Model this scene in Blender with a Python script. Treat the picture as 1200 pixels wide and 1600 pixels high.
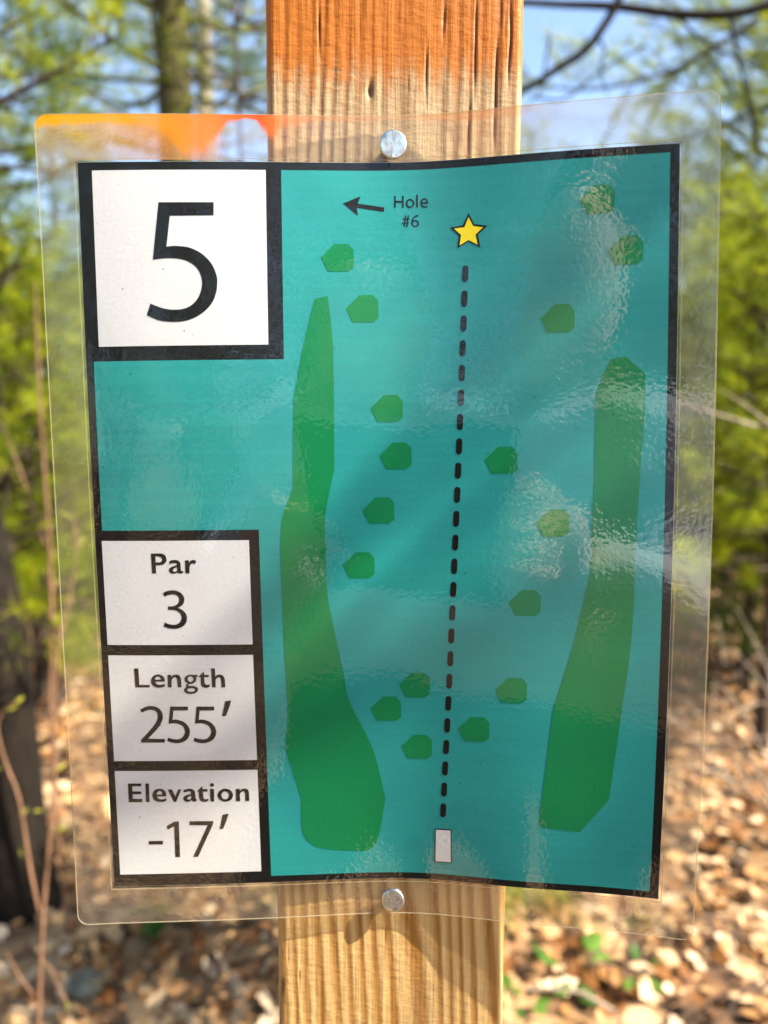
import bpy, bmesh, math, random
import numpy as np
from mathutils import Vector, Matrix
from mathutils.geometry import tessellate_polygon

scn = bpy.context.scene
for o in list(bpy.data.objects):
    bpy.data.objects.remove(o)

# ------------------------------------------------------------------ camera
ZB = 1.25                       # height of the sign's centre above the ground (m)
FPX = 1150.0                    # focal length in pixels of the 1200x1600 photograph
CX, CZ, CD = -0.00152, 0.03342, 0.26830
YAW, PIT, ROL = -0.00613, 0.10428, -0.00249
CAM = Vector((CX, -CD, ZB + CZ))
_r = Vector((math.cos(YAW), -math.sin(YAW), 0)); _fh = Vector((math.sin(YAW), math.cos(YAW), 0)); _z = Vector((0, 0, 1))
_u = _z*math.cos(PIT) + _fh*math.sin(PIT); FWD = _fh*math.cos(PIT) - _z*math.sin(PIT)
RIGHT = _r*math.cos(ROL) - _u*math.sin(ROL); UP = _r*math.sin(ROL) + _u*math.cos(ROL)
cd = bpy.data.cameras.new('camera'); cam = bpy.data.objects.new('camera', cd)
scn.collection.objects.link(cam)
cam.matrix_world = Matrix(((RIGHT.x, UP.x, -FWD.x, CAM.x), (RIGHT.y, UP.y, -FWD.y, CAM.y), (RIGHT.z, UP.z, -FWD.z, CAM.z), (0, 0, 0, 1)))
cd.sensor_fit = 'VERTICAL'; cd.sensor_height = 36.0; cd.sensor_width = 27.0
cd.lens = FPX/1600.0*36.0
cd.clip_start = 0.02; cd.clip_end = 1000.0
cd.dof.use_dof = True; cd.dof.focus_distance = 0.262; cd.dof.aperture_fstop = 6.8
scn.camera = cam

# ------------------------------------------------------------------ sky and sun
SUN_DIR = Vector((0.69, -0.225, 0.70)).normalized()      # towards the sun
world = bpy.data.worlds.new('World'); scn.world = world; world.use_nodes = True
wn = world.node_tree; bg = wn.nodes['Background']
sky = wn.nodes.new('ShaderNodeTexSky'); sky.sky_type = 'NISHITA'; sky.sun_disc = False
sky.sun_elevation = math.asin(SUN_DIR.z); sky.sun_rotation = math.atan2(SUN_DIR.x, SUN_DIR.y)
sky.air_density = 1.0; sky.dust_density = 0.9; sky.ozone_density = 1.0
wn.links.new(sky.outputs[0], bg.inputs[0]); bg.inputs[1].default_value = 0.105
sl = bpy.data.lights.new('sun', 'SUN'); sl.energy = 5.0; sl.angle = math.radians(0.53); sl.color = (1.0, 0.91, 0.76)
so = bpy.data.objects.new('sun', sl); scn.collection.objects.link(so)
so.rotation_euler = (-SUN_DIR).to_track_quat('-Z', 'Y').to_euler(); so.location = SUN_DIR*20

scn.view_settings.view_transform = 'Standard'; scn.view_settings.look = 'None'
scn.view_settings.exposure = 1.88; scn.view_settings.gamma = 1.0
scn.view_settings.use_curve_mapping = False
scn.render.engine = 'CYCLES'
scn.cycles.transparent_max_bounces = 8; scn.cycles.max_bounces = 4; scn.cycles.diffuse_bounces = 2; scn.cycles.debug_use_spatial_splits = True; scn.cycles.glossy_bounces = 2; scn.cycles.transmission_bounces = 3
scn.render.resolution_x = 768; scn.render.resolution_y = 1024

# ------------------------------------------------------------------ helpers
COL = scn.collection
def tag(o, label=None, cat=None, group=None, kind=None):
    if label: o['label'] = label
    if cat: o['category'] = cat
    if group: o['group'] = group
    if kind: o['kind'] = kind
    return o
def empty(name, loc=(0, 0, 0), parent=None):
    o = bpy.data.objects.new(name, None); COL.objects.link(o); o.location = loc; o.empty_display_size = 0.05
    if parent: o.parent = parent
    return o
def link(name, me, mat=None, parent=None):
    o = bpy.data.objects.new(name, me); COL.objects.link(o)
    if mat is not None and not me.materials: me.materials.append(mat)
    if parent: o.parent = parent
    return o
def px_at(px, py, y):
    """world point seen at photo pixel (px,py) on the vertical plane Y=y"""
    d = FWD*FPX + RIGHT*(px-600) + UP*(800-py)
    return CAM + d*((y-CAM.y)/d.y)
def fast_mesh(name, V, F, smooth=False, attr=None):
    """V (n,3) array, F (m,k) array of equal-sized faces"""
    V = np.asarray(V, np.float32); F = np.asarray(F, np.int32); m, k = F.shape
    me = bpy.data.meshes.new(name); me.vertices.add(len(V)); me.vertices.foreach_set('co', V.ravel())
    me.loops.add(m*k); me.loops.foreach_set('vertex_index', F.ravel())
    me.polygons.add(m); me.polygons.foreach_set('loop_start', np.arange(0, m*k, k, dtype=np.int32))
    me.polygons.foreach_set('loop_total', np.full(m, k, np.int32))
    me.polygons.foreach_set('use_smooth', np.full(m, smooth, bool))
    for n, a in (attr or {}).items():
        at = me.attributes.new(n, 'FLOAT', 'POINT'); at.data.foreach_set('value', np.asarray(a, np.float32))
    me.update(calc_edges=True); me.validate()
    return me
class Tubes:
    """collects tapered tubes, all quads"""
    def __init__(s, n=7): s.V = []; s.F = []; s.n = n; s.c = 0
    def add(s, pts, rad):
        pts = np.array([tuple(p) for p in pts], float); rad = np.array(rad, float); n = s.n
        if len(rad) == 1 or rad.ndim == 0: rad = np.full(len(pts), float(rad))
        T = np.gradient(pts, axis=0); T /= np.linalg.norm(T, axis=1)[:, None] + 1e-12
        a = np.array([0, 0, 1.0]) if abs(T[0][2]) < .9 else np.array([1.0, 0, 0])
        b1 = np.cross(T, a); b1 /= np.linalg.norm(b1, axis=1)[:, None] + 1e-12; b2 = np.cross(T, b1)
        t = np.arange(n)*2*math.pi/n
        ring = pts[:, None, :] + rad[:, None, None]*(np.cos(t)[None, :, None]*b1[:, None, :] + np.sin(t)[None, :, None]*b2[:, None, :])
        k = len(pts); s.V.append(ring.reshape(-1, 3))
        i = np.arange(k-1)[:, None]*n; j = np.arange(n)[None, :]; j2 = (j+1) % n
        F = np.stack([i+j, i+j2, i+n+j2, i+n+j], -1).reshape(-1, 4) + s.c
        s.F.append(F); s.c += k*n
    def arrays(s): return np.concatenate(s.V), np.concatenate(s.F)
    def mesh(s, name, smooth=True): return fast_mesh(name, *s.arrays(), smooth=smooth)
def smooth_path(pts, n=6):
    P = [np.array(tuple(p), float) for p in pts]; P = [2*P[0]-P[1]] + P + [2*P[-1]-P[-2]]; out = []
    for i in range(1, len(P)-2):
        for k in range(n):
            t = k/n; a, b, c, d = P[i-1:i+3]
            out.append(.5*(2*b + (c-a)*t + (2*a-5*b+4*c-d)*t*t + (3*b-3*c+d-a)*t**3))
    out.append(P[-2]); return out

# ------------------------------------------------------------------ materials
def new_mat(name):
    m = bpy.data.materials.new(name); m.use_nodes = True; nt = m.node_tree; nt.nodes.clear()
    out = nt.nodes.new('ShaderNodeOutputMaterial'); return m, nt, out
def N(nt, t, **kw):
    n = nt.nodes.new(t)
    for k, v in kw.items():
        if k.startswith('i_'): n.inputs[k[2:].replace('_', ' ')].default_value = v
        elif k.startswith('n_'): n.inputs[int(k[2:])].default_value = v
        else: setattr(n, k, v)
    return n
def L(nt, a, b): nt.links.new(a, b)
def ramp(nt, fac, stops, interp='LINEAR'):
    r = nt.nodes.new('ShaderNodeValToRGB'); r.color_ramp.interpolation = interp
    e = r.color_ramp.elements
    while len(e) < len(stops): e.new(0.5)
    for x, (p, c) in zip(e, stops): x.position = p; x.color = tuple(c)+(1,) if len(c) == 3 else c
    L(nt, fac, r.inputs[0]); return r.outputs[0]
def mixc(nt, fac, a, b, blend='MIX'):
    m = nt.nodes.new('ShaderNodeMix'); m.data_type = 'RGBA'; m.blend_type = blend
    for s, v in ((m.inputs['Factor'], fac), (m.inputs['A'], a), (m.inputs['B'], b)):
        if isinstance(v, (int, float)): s.default_value = v
        elif isinstance(v, tuple): s.default_value = v if len(v) == 4 else v+(1,)
        else: L(nt, v, s)
    return m.outputs['Result']
def mth(nt, op, a, b=None, c=None, clamp=False):
    m = nt.nodes.new('ShaderNodeMath'); m.operation = op; m.use_clamp = clamp
    for i, v in enumerate((a, b, c)):
        if v is None: continue
        if isinstance(v, (int, float)): m.inputs[i].default_value = v
        else: L(nt, v, m.inputs[i])
    return m.outputs[0]
def noise(nt, vec, scale, detail=3, rough=.5, dist=0.0):
    n = N(nt, 'ShaderNodeTexNoise'); n.inputs['Scale'].default_value = scale; n.inputs['Detail'].default_value = detail
    n.inputs['Roughness'].default_value = rough; n.inputs['Distortion'].default_value = dist
    if vec is not None: L(nt, vec, n.inputs['Vector'])
    return n.outputs['Fac']
def mapv(nt, vec, scale=(1, 1, 1), loc=(0, 0, 0)):
    m = N(nt, 'ShaderNodeMapping'); L(nt, vec, m.inputs['Vector']); m.inputs['Scale'].default_value = scale; m.inputs['Location'].default_value = loc
    return m.outputs[0]

def print_mat(name, col, vary=0.12, streak=0.0):
    """ink on matt paper, a little uneven as an ink-jet print is"""
    m, nt, out = new_mat(name); a = N(nt, 'ShaderNodeAttribute', attribute_name='sheet'); v = a.outputs['Vector']
    c = tuple(col)
    n1 = noise(nt, v, 28, 2, .6); n2 = noise(nt, mapv(nt, v, (9, 500, 1)), 1.0, 2, .6); n3 = noise(nt, v, 900, 0)
    f = mth(nt, 'ADD', mth(nt, 'MULTIPLY', mth(nt, 'SUBTRACT', n1, .5), vary*2), mth(nt, 'MULTIPLY', mth(nt, 'SUBTRACT', n2, .5), streak*2))
    f = mth(nt, 'ADD', mth(nt, 'ADD', f, mth(nt, 'MULTIPLY', mth(nt, 'SUBTRACT', n3, .5), .10)), 1.0)
    f = mth(nt, 'SUBTRACT', f, mth(nt, 'MULTIPLY', mth(nt, 'GREATER_THAN', noise(nt, v, 620, 0), .872), .5))      # specks of dirt
    hs = N(nt, 'ShaderNodeHueSaturation'); hs.inputs['Color'].default_value = c+(1,); L(nt, f, hs.inputs['Value'])
    L(nt, mth(nt, 'ADD', .5, mth(nt, 'MULTIPLY', mth(nt, 'SUBTRACT', n1, .5), -.03)), hs.inputs['Hue'])
    b = N(nt, 'ShaderNodeBsdfPrincipled'); L(nt, hs.outputs[0], b.inputs['Base Color']); b.inputs['Roughness'].default_value = .75
    b.inputs['Specular IOR Level'].default_value = .15
    bp = N(nt, 'ShaderNodeBump'); bp.inputs['Strength'].default_value = .10; bp.inputs['Distance'].default_value = .0004
    L(nt, noise(nt, v, 700, 1, .5), bp.inputs['Height']); L(nt, bp.outputs[0], b.inputs['Normal'])
    L(nt, b.outputs[0], out.inputs[0]); return m
M = {}
M['teal'] = print_mat('teal_ink', (0.018, 0.285, 0.285), .16, .10)
M['green'] = print_mat('green_ink', (0.001, 0.20, 0.068), .12, .06)
M['black'] = print_mat('black_ink', (0.004, 0.004, 0.004), .1)
M['white'] = print_mat('white_paper', (0.655, 0.665, 0.69), .03)
M['yellow'] = print_mat('yellow_ink', (0.90, 0.72, 0.01), .04)

def film_mat(edge_zone):
    m, nt, out = new_mat('laminating_film_margin' if edge_zone else 'laminating_film'); a = N(nt, 'ShaderNodeAttribute', attribute_name='sheet'); v = a.outputs['Vector']
    sx = N(nt, 'ShaderNodeSeparateXYZ'); L(nt, v, sx.inputs[0]); U, V_ = sx.outputs[0], sx.outputs[1]
    # orange peel relief and the slow waves of the pouch
    peel = noise(nt, v, 480, 1, .55); wave = noise(nt, v, 20, 1, .5)
    hgt = mth(nt, 'ADD', mth(nt, 'MULTIPLY', peel, .000042), mth(nt, 'MULTIPLY', wave, .0013))
    bp = N(nt, 'ShaderNodeBump'); bp.inputs['Strength'].default_value = 1.0; bp.inputs['Distance'].default_value = 1.0
    L(nt, hgt, bp.inputs['Height'])
    lw = N(nt, 'ShaderNodeLayerWeight'); lw.inputs['Blend'].default_value = .5; L(nt, bp.outputs[0], lw.inputs['Normal'])
    frs = mth(nt, 'ADD', .078, mth(nt, 'MULTIPLY', mth(nt, 'POWER', lw.outputs['Facing'], 5.0), .9))   # Schlick, the same from both sides
    gl = N(nt, 'ShaderNodeBsdfGlossy'); gl.inputs['Roughness'].default_value = .045; L(nt, bp.outputs[0], gl.inputs['Normal'])
    tr = N(nt, 'ShaderNodeBsdfTransparent'); tr.inputs[0].default_value = (.97, .97, .95, 1)
    if not edge_zone:
        hd = N(nt, 'ShaderNodeBsdfDiffuse'); hd.inputs[0].default_value = (.85, .82, .74, 1)
        body = N(nt, 'ShaderNodeMixShader', n_0=.0015); L(nt, tr.outputs[0], body.inputs[1]); L(nt, hd.outputs[0], body.inputs[2])
        fin = N(nt, 'ShaderNodeMixShader'); L(nt, frs, fin.inputs[0]); L(nt, body.outputs[0], fin.inputs[1]); L(nt, gl.outputs[0], fin.inputs[2])
        L(nt, fin.outputs[0], out.inputs[0]); return m
    # beyond the paper both films are fused: hazier, slightly bent view
    marg = 1.0
    rf = N(nt, 'ShaderNodeBsdfRefraction'); rf.inputs['IOR'].default_value = 1.16; rf.inputs['Roughness'].default_value = .05
    rf.inputs['Color'].default_value = (.93, .92, .86, 1); L(nt, bp.outputs[0], rf.inputs['Normal'])
    trans = N(nt, 'ShaderNodeMixShader'); L(nt, mth(nt, 'MULTIPLY', marg, .25), trans.inputs[0]); L(nt, tr.outputs[0], trans.inputs[1]); L(nt, rf.outputs[0], trans.inputs[2])
    hz = N(nt, 'ShaderNodeBsdfTranslucent'); hz.inputs[0].default_value = (.85, .80, .68, 1)
    hd = N(nt, 'ShaderNodeBsdfDiffuse'); hd.inputs[0].default_value = (.85, .82, .74, 1)
    hmix = N(nt, 'ShaderNodeMixShader', n_0=.5); L(nt, hz.outputs[0], hmix.inputs[1]); L(nt, hd.outputs[0], hmix.inputs[2])
    hf = mth(nt, 'ADD', .004, mth(nt, 'MULTIPLY', marg, mth(nt, 'ADD', .012, mth(nt, 'MULTIPLY', noise(nt, v, 22, 3), .085))))
    body = N(nt, 'ShaderNodeMixShader'); L(nt, hf, body.inputs[0]); L(nt, trans.outputs[0], body.inputs[1]); L(nt, hmix.outputs[0], body.inputs[2])
    # orange tint along the top edge, fading downward
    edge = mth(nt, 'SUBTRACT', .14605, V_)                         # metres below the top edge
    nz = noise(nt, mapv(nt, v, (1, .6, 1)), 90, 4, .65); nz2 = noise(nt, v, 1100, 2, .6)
    def cv(pts):                                                    # depth of the tint along the edge
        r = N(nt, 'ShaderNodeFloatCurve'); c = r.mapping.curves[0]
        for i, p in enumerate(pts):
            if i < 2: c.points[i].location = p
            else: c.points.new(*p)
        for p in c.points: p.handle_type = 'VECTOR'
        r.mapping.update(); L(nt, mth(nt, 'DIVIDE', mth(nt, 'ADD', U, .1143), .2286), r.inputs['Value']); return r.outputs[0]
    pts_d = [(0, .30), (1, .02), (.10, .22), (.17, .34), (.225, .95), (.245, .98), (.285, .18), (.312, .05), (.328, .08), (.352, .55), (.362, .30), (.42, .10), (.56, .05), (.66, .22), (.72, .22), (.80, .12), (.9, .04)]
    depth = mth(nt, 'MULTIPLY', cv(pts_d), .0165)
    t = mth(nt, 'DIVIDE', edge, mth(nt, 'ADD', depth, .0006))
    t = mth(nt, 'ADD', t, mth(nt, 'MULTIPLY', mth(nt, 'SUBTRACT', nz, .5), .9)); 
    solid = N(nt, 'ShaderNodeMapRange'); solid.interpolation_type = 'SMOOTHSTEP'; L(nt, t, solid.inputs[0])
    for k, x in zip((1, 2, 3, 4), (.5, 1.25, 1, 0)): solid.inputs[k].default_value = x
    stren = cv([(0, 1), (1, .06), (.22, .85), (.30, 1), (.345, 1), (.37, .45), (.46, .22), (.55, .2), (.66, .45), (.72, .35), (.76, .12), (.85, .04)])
    tint_fade = N(nt, 'ShaderNodeMapRange'); L(nt, edge, tint_fade.inputs[0])
    for k, x in zip((1, 2, 3, 4), (.001, .024, .85, 0)): tint_fade.inputs[k].default_value = x
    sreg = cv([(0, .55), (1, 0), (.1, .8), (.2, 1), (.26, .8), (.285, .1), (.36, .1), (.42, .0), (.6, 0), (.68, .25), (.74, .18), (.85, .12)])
    soft_tint = mth(nt, 'MULTIPLY', mth(nt, 'MULTIPLY', tint_fade.outputs[0], sreg), mth(nt, 'ADD', .35, mth(nt, 'MULTIPLY', nz2, 1.1)), clamp=True)
    st = mth(nt, 'MAXIMUM', mth(nt, 'MULTIPLY', solid.outputs[0], stren), mth(nt, 'MULTIPLY', soft_tint, marg), clamp=True)
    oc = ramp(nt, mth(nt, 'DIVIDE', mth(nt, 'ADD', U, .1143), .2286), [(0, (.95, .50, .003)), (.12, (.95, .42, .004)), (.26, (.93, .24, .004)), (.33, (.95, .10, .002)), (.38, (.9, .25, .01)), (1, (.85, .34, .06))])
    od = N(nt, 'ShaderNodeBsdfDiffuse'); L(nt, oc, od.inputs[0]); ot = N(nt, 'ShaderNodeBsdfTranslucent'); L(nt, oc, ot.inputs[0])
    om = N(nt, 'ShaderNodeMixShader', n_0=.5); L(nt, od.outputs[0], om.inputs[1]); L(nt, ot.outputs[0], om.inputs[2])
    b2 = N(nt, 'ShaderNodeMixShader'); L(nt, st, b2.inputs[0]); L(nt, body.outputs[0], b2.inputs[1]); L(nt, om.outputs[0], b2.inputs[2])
    fin = N(nt, 'ShaderNodeMixShader'); L(nt, frs, fin.inputs[0]); L(nt, b2.outputs[0], fin.inputs[1]); L(nt, gl.outputs[0], fin.inputs[2])
    L(nt, fin.outputs[0], out.inputs[0]); return m
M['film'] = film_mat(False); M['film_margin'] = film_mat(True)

def seal_mat():
    m, nt, out = new_mat('clear_plastic_edge')
    t = N(nt, 'ShaderNodeBsdfTransparent'); t.inputs[0].default_value = (.9, .88, .8, 1)
    d = N(nt, 'ShaderNodeBsdfPrincipled'); d.inputs['Base Color'].default_value = (.8, .72, .52, 1); d.inputs['Roughness'].default_value = .2
    x = N(nt, 'ShaderNodeMixShader', n_0=.15); L(nt, t.outputs[0], x.inputs[1]); L(nt, d.outputs[0], x.inputs[2]); L(nt, x.outputs[0], out.inputs[0]); return m
M['seal'] = seal_mat()

def wood_mat():
    m, nt, out = new_mat('weathered_pine_post')
    ring = N(nt, 'ShaderNodeAttribute', attribute_name='ring').outputs['Fac']
    crack = N(nt, 'ShaderNodeAttribute', attribute_name='crack').outputs['Fac']
    tc = N(nt, 'ShaderNodeTexCoord').outputs['Object']; sp = N(nt, 'ShaderNodeSeparateXYZ'); L(nt, tc, sp.inputs[0]); z = sp.outputs[2]
    fib = noise(nt, mapv(nt, tc, (1, 1, .03)), 900, 3, .6); fib2 = noise(nt, mapv(nt, tc, (1, 1, .06)), 260, 3, .6); blot = noise(nt, mapv(nt, tc, (1, 1, .45)), 26, 4, .6)
    chat = noise(nt, mapv(nt, tc, (.6, 1, 1.4)), 330, 3, .6)
    early = mixc(nt, blot, (.50, .325, .135), (.61, .43, .19)); late = mixc(nt, fib2, (.22, .10, .018), (.36, .17, .035))
    c = mixc(nt, mth(nt, 'POWER', ring, .85), early, late)
    c = mixc(nt, .35, c, ramp(nt, fib, [(.3, (.35, .25, .15)), (.7, (.95, .85, .65))]), 'MULTIPLY')
    # grey weathering towards the top, under the paint
    gz = N(nt, 'ShaderNodeMapRange'); L(nt, z, gz.inputs[0])
    for k, x in zip((1, 2, 3, 4), (ZB-.02, ZB+.17, 0, .75)): gz.inputs[k].default_value = x
    grey = mixc(nt, ring, (.43, .32, .20), (.20, .13, .075)); c = mixc(nt, mth(nt, 'MULTIPLY', gz.outputs[0], mth(nt, 'ADD', .45, fib2)), c, grey)
    # dark patches of mould
    mo = ramp(nt, noise(nt, mapv(nt, tc, (1.2, 1, .5)), 38, 5, .7), [(.58, (0, 0, 0)), (.75, (1, 1, 1))])
    c = mixc(nt, mth(nt, 'MULTIPLY', mo, .35), c, (.10, .075, .05))
    # orange marking paint on the upper end
    pz = N(nt, 'ShaderNodeMapRange'); pz.interpolation_type = 'SMOOTHSTEP'
    L(nt, mth(nt, 'ADD', z, mth(nt, 'ADD', mth(nt, 'MULTIPLY', mth(nt, 'SUBTRACT', chat, .5), .016), mth(nt, 'MULTIPLY', mth(nt, 'SUBTRACT', fib2, .5), .032))), pz.inputs[0])
    for k, x in zip((1, 2, 3, 4), (ZB+.148, ZB+.164, 0, 1)): pz.inputs[k].default_value = x
    paint = mixc(nt, ring, (.39, .110, .004), (.30, .074, .003)); paint = mixc(nt, mth(nt, 'MULTIPLY', chat, .5), paint, (.42, .14, .008))
    pf = mth(nt, 'MULTIPLY', pz.outputs[0], .96)
    c = mixc(nt, pf, c, paint)
    c = mixc(nt, mth(nt, 'MULTIPLY', crack, .85), c, (.035, .018, .008))
    b = N(nt, 'ShaderNodeBsdfPrincipled'); L(nt, c, b.inputs['Base Color']); b.inputs['Specular IOR Level'].default_value = .25
    L(nt, mth(nt, 'SUBTRACT', .66, mth(nt, 'MULTIPLY', pf, .12)), b.inputs['Roughness'])
    bp = N(nt, 'ShaderNodeBump'); bp.inputs['Strength'].default_value = .55; bp.inputs['Distance'].default_value = .0006
    h = mth(nt, 'ADD', mth(nt, 'MULTIPLY', chat, .9), mth(nt, 'MULTIPLY', fib, .7)); L(nt, h, bp.inputs['Height'])
    L(nt, bp.outputs[0], b.inputs['Normal']); L(nt, b.outputs[0], out.inputs[0]); return m
M['wood'] = wood_mat()

def zinc_mat():
    m, nt, out = new_mat('galvanised_steel'); tc = N(nt, 'ShaderNodeTexCoord').outputs['Object']
    n = noise(nt, tc, 260, 3, .6, .8); n2 = noise(nt, tc, 900, 2)
    b = N(nt, 'ShaderNodeBsdfPrincipled'); b.inputs['Metallic'].default_value = 1.0
    L(nt, ramp(nt, n, [(.3, (.50, .56, .58)), (.48, (.64, .70, .73)), (.8, (.70, .76, .78))]), b.inputs['Base Color'])
    L(nt, mth(nt, 'ADD', .14, mth(nt, 'MULTIPLY', n2, .25)), b.inputs['Roughness'])
    bp = N(nt, 'ShaderNodeBump'); bp.inputs['Strength'].default_value = .22; bp.inputs['Distance'].default_value = .0006; L(nt, n, bp.inputs['Height']); L(nt, bp.outputs[0], b.inputs['Normal'])
    L(nt, b.outputs[0], out.inputs[0]); return m
M['zinc'] = zinc_mat()

def leafy_mat(name, stops, trans=.45, rough=.5, from_attr=True):
    m, nt, out = new_mat(name)
    f = N(nt, 'ShaderNodeAttribute', attribute_name='rnd').outputs['Fac'] if from_attr else N(nt, 'ShaderNodeObjectInfo').outputs['Random']
    c = ramp(nt, f, stops)
    b = N(nt, 'ShaderNodeBsdfPrincipled'); L(nt, c, b.inputs['Base Color']); b.inputs['Roughness'].default_value = rough; b.inputs['Specular IOR Level'].default_value = .18
    t = N(nt, 'ShaderNodeBsdfTranslucent'); L(nt, c, t.inputs[0])
    x = N(nt, 'ShaderNodeMixShader', n_0=trans); L(nt, b.outputs[0], x.inputs[1]); L(nt, t.outputs[0], x.inputs[2]); L(nt, x.outputs[0], out.inputs[0]); return m
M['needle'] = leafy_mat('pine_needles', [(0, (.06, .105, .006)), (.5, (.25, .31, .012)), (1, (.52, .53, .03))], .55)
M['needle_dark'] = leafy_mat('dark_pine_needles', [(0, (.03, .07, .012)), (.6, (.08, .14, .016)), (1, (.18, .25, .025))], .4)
M['bud'] = leafy_mat('spring_buds', [(0, (.25, .26, .03)), (1, (.42, .40, .06))], .4)
M['seedling'] = leafy_mat('seedling_leaves', [(0, (.05, .12, .02)), (1, (.12, .22, .03))], .35)
LEAFC = [(0, (.09, .035, .012)), (.22, (.22, .092, .026)), (.45, (.40, .20, .075)), (.7, (.54, .33, .155)), (.9, (.62, .43, .25)), (1, (.68, .53, .37))]
M['leaf_one'] = leafy_mat('fallen_leaf', LEAFC, .18, .55, False)
M['leaf_many'] = leafy_mat('fallen_leaves', LEAFC, .18, .55)

def bark_mat(name, a, b_, moss=0.0):
    m, nt, out = new_mat(name); tc = N(nt, 'ShaderNodeTexCoord').outputs['Object']
    n = noise(nt, mapv(nt, tc, (1, 1, .25)), 38, 5, .65); n2 = noise(nt, tc, 5, 4, .6)
    c = ramp(nt, n, [(.3, a), (.7, b_)])
    if moss: c = mixc(nt, mth(nt, 'MULTIPLY', ramp(nt, n2, [(.38, (0, 0, 0)), (.6, (1, 1, 1))]), moss), c, (.075, .085, .012))
    b = N(nt, 'ShaderNodeBsdfPrincipled'); L(nt, c, b.inputs['Base Color']); b.inputs['Roughness'].default_value = .9; b.inputs['Specular IOR Level'].default_value = .15
    bp = N(nt, 'ShaderNodeBump'); bp.inputs['Strength'].default_value = .8; bp.inputs['Distance'].default_value = .02; L(nt, n, bp.inputs['Height']); L(nt, bp.outputs[0], b.inputs['Normal'])
    L(nt, b.outputs[0], out.inputs[0]); return m
M['bark'] = bark_mat('pine_bark', (.022, .016, .012), (.085, .062, .045))
M['bark_dark'] = bark_mat('dark_bark', (.005, .004, .003), (.020, .014, .010))
M['bark_moss'] = bark_mat('mossy_bark', (.025, .018, .011), (.09, .065, .04), .85)
M['bark_pale'] = bark_mat('pale_bark', (.20, .17, .12), (.44, .38, .28), .35)
M['twig'] = bark_mat('young_twig_bark', (.12, .06, .035), (.30, .17, .10))
M['twig_pale'] = bark_mat('dead_twig_bark', (.20, .15, .11), (.42, .34, .26))
def stone_mat():
    m, nt, out = new_mat('lichened_stone'); tc = N(nt, 'ShaderNodeTexCoord').outputs['Object']
    c = ramp(nt, noise(nt, tc, 30, 5, .7), [(.35, (.06, .055, .035)), (.55, (.16, .155, .11)), (.7, (.27, .28, .20))])
    b = N(nt, 'ShaderNodeBsdfPrincipled'); L(nt, c, b.inputs['Base Color']); b.inputs['Roughness'].default_value = .9; L(nt, b.outputs[0], out.inputs[0]); return m
M['stone'] = stone_mat()
def soil_mat():
    m, nt, out = new_mat('leaf_covered_soil'); tc = N(nt, 'ShaderNodeTexCoord').outputs['Object']
    vo = N(nt, 'ShaderNodeTexVoronoi'); vo.inputs['Scale'].default_value = 14; L(nt, tc, vo.inputs['Vector'])
    sc = N(nt, 'ShaderNodeSeparateColor'); L(nt, vo.outputs['Color'], sc.inputs[0])
    c = ramp(nt, sc.outputs[0], [(0, (.05, .028, .015)), (.35, (.16, .08, .035)), (.7, (.34, .20, .09)), (1, (.48, .33, .18))])
    c = mixc(nt, ramp(nt, noise(nt, tc, 1.3, 5, .6), [(.45, (0, 0, 0)), (.7, (1, 1, 1))]), c, (.07, .042, .022))
    b = N(nt, 'ShaderNodeBsdfPrincipled'); L(nt, c, b.inputs['Base Color']); b.inputs['Roughness'].default_value = .95
    bp = N(nt, 'ShaderNodeBump'); bp.inputs['Distance'].default_value = .03; L(nt, sc.outputs[0], bp.inputs['Height']); L(nt, bp.outputs[0], b.inputs['Normal'])
    L(nt, b.outputs[0], out.inputs[0]); return m
M['soil'] = soil_mat()

# ------------------------------------------------------------------ ground
def gz(x, y):
    x = np.asarray(x, float); y = np.asarray(y, float)
    return .035*np.sin(x*1.7+y*.6)*np.cos(y*1.1-x*.4) + .02*np.sin(x*3.9-y*2.7) + .012*np.sin(x*7.3+y*6.1)
def grid_axis(lo, hi, fine_lo, fine_hi, step, n):
    a = -np.geomspace(1, 1+fine_lo-lo, n)[::-1] + 1 + fine_lo
    b = np.geomspace(1, 1+hi-fine_hi, n) - 1 + fine_hi
    return np.concatenate([a[:-1], np.arange(fine_lo, fine_hi+1e-6, step), b[1:]])
gxs = grid_axis(-160, 160, -5, 5, .1, 18); gys = grid_axis(-160, 220, -3, 8, .1, 18)
GX, GY = np.meshgrid(gxs, gys); fade = np.clip(1-(np.hypot(GX, GY-3)-7)/10, 0, 1)
GZ = gz(GX, GY)*fade
nx, ny = len(gxs), len(gys); ii = (np.arange(ny-1)[:, None]*nx + np.arange(nx-1)[None, :]).ravel()
ground = link('ground', fast_mesh('ground', np.stack([GX, GY, GZ], -1).reshape(-1, 3), np.stack([ii, ii+1, ii+nx+1, ii+nx], 1), True), M['soil'])
tag(ground, kind='structure')

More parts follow.
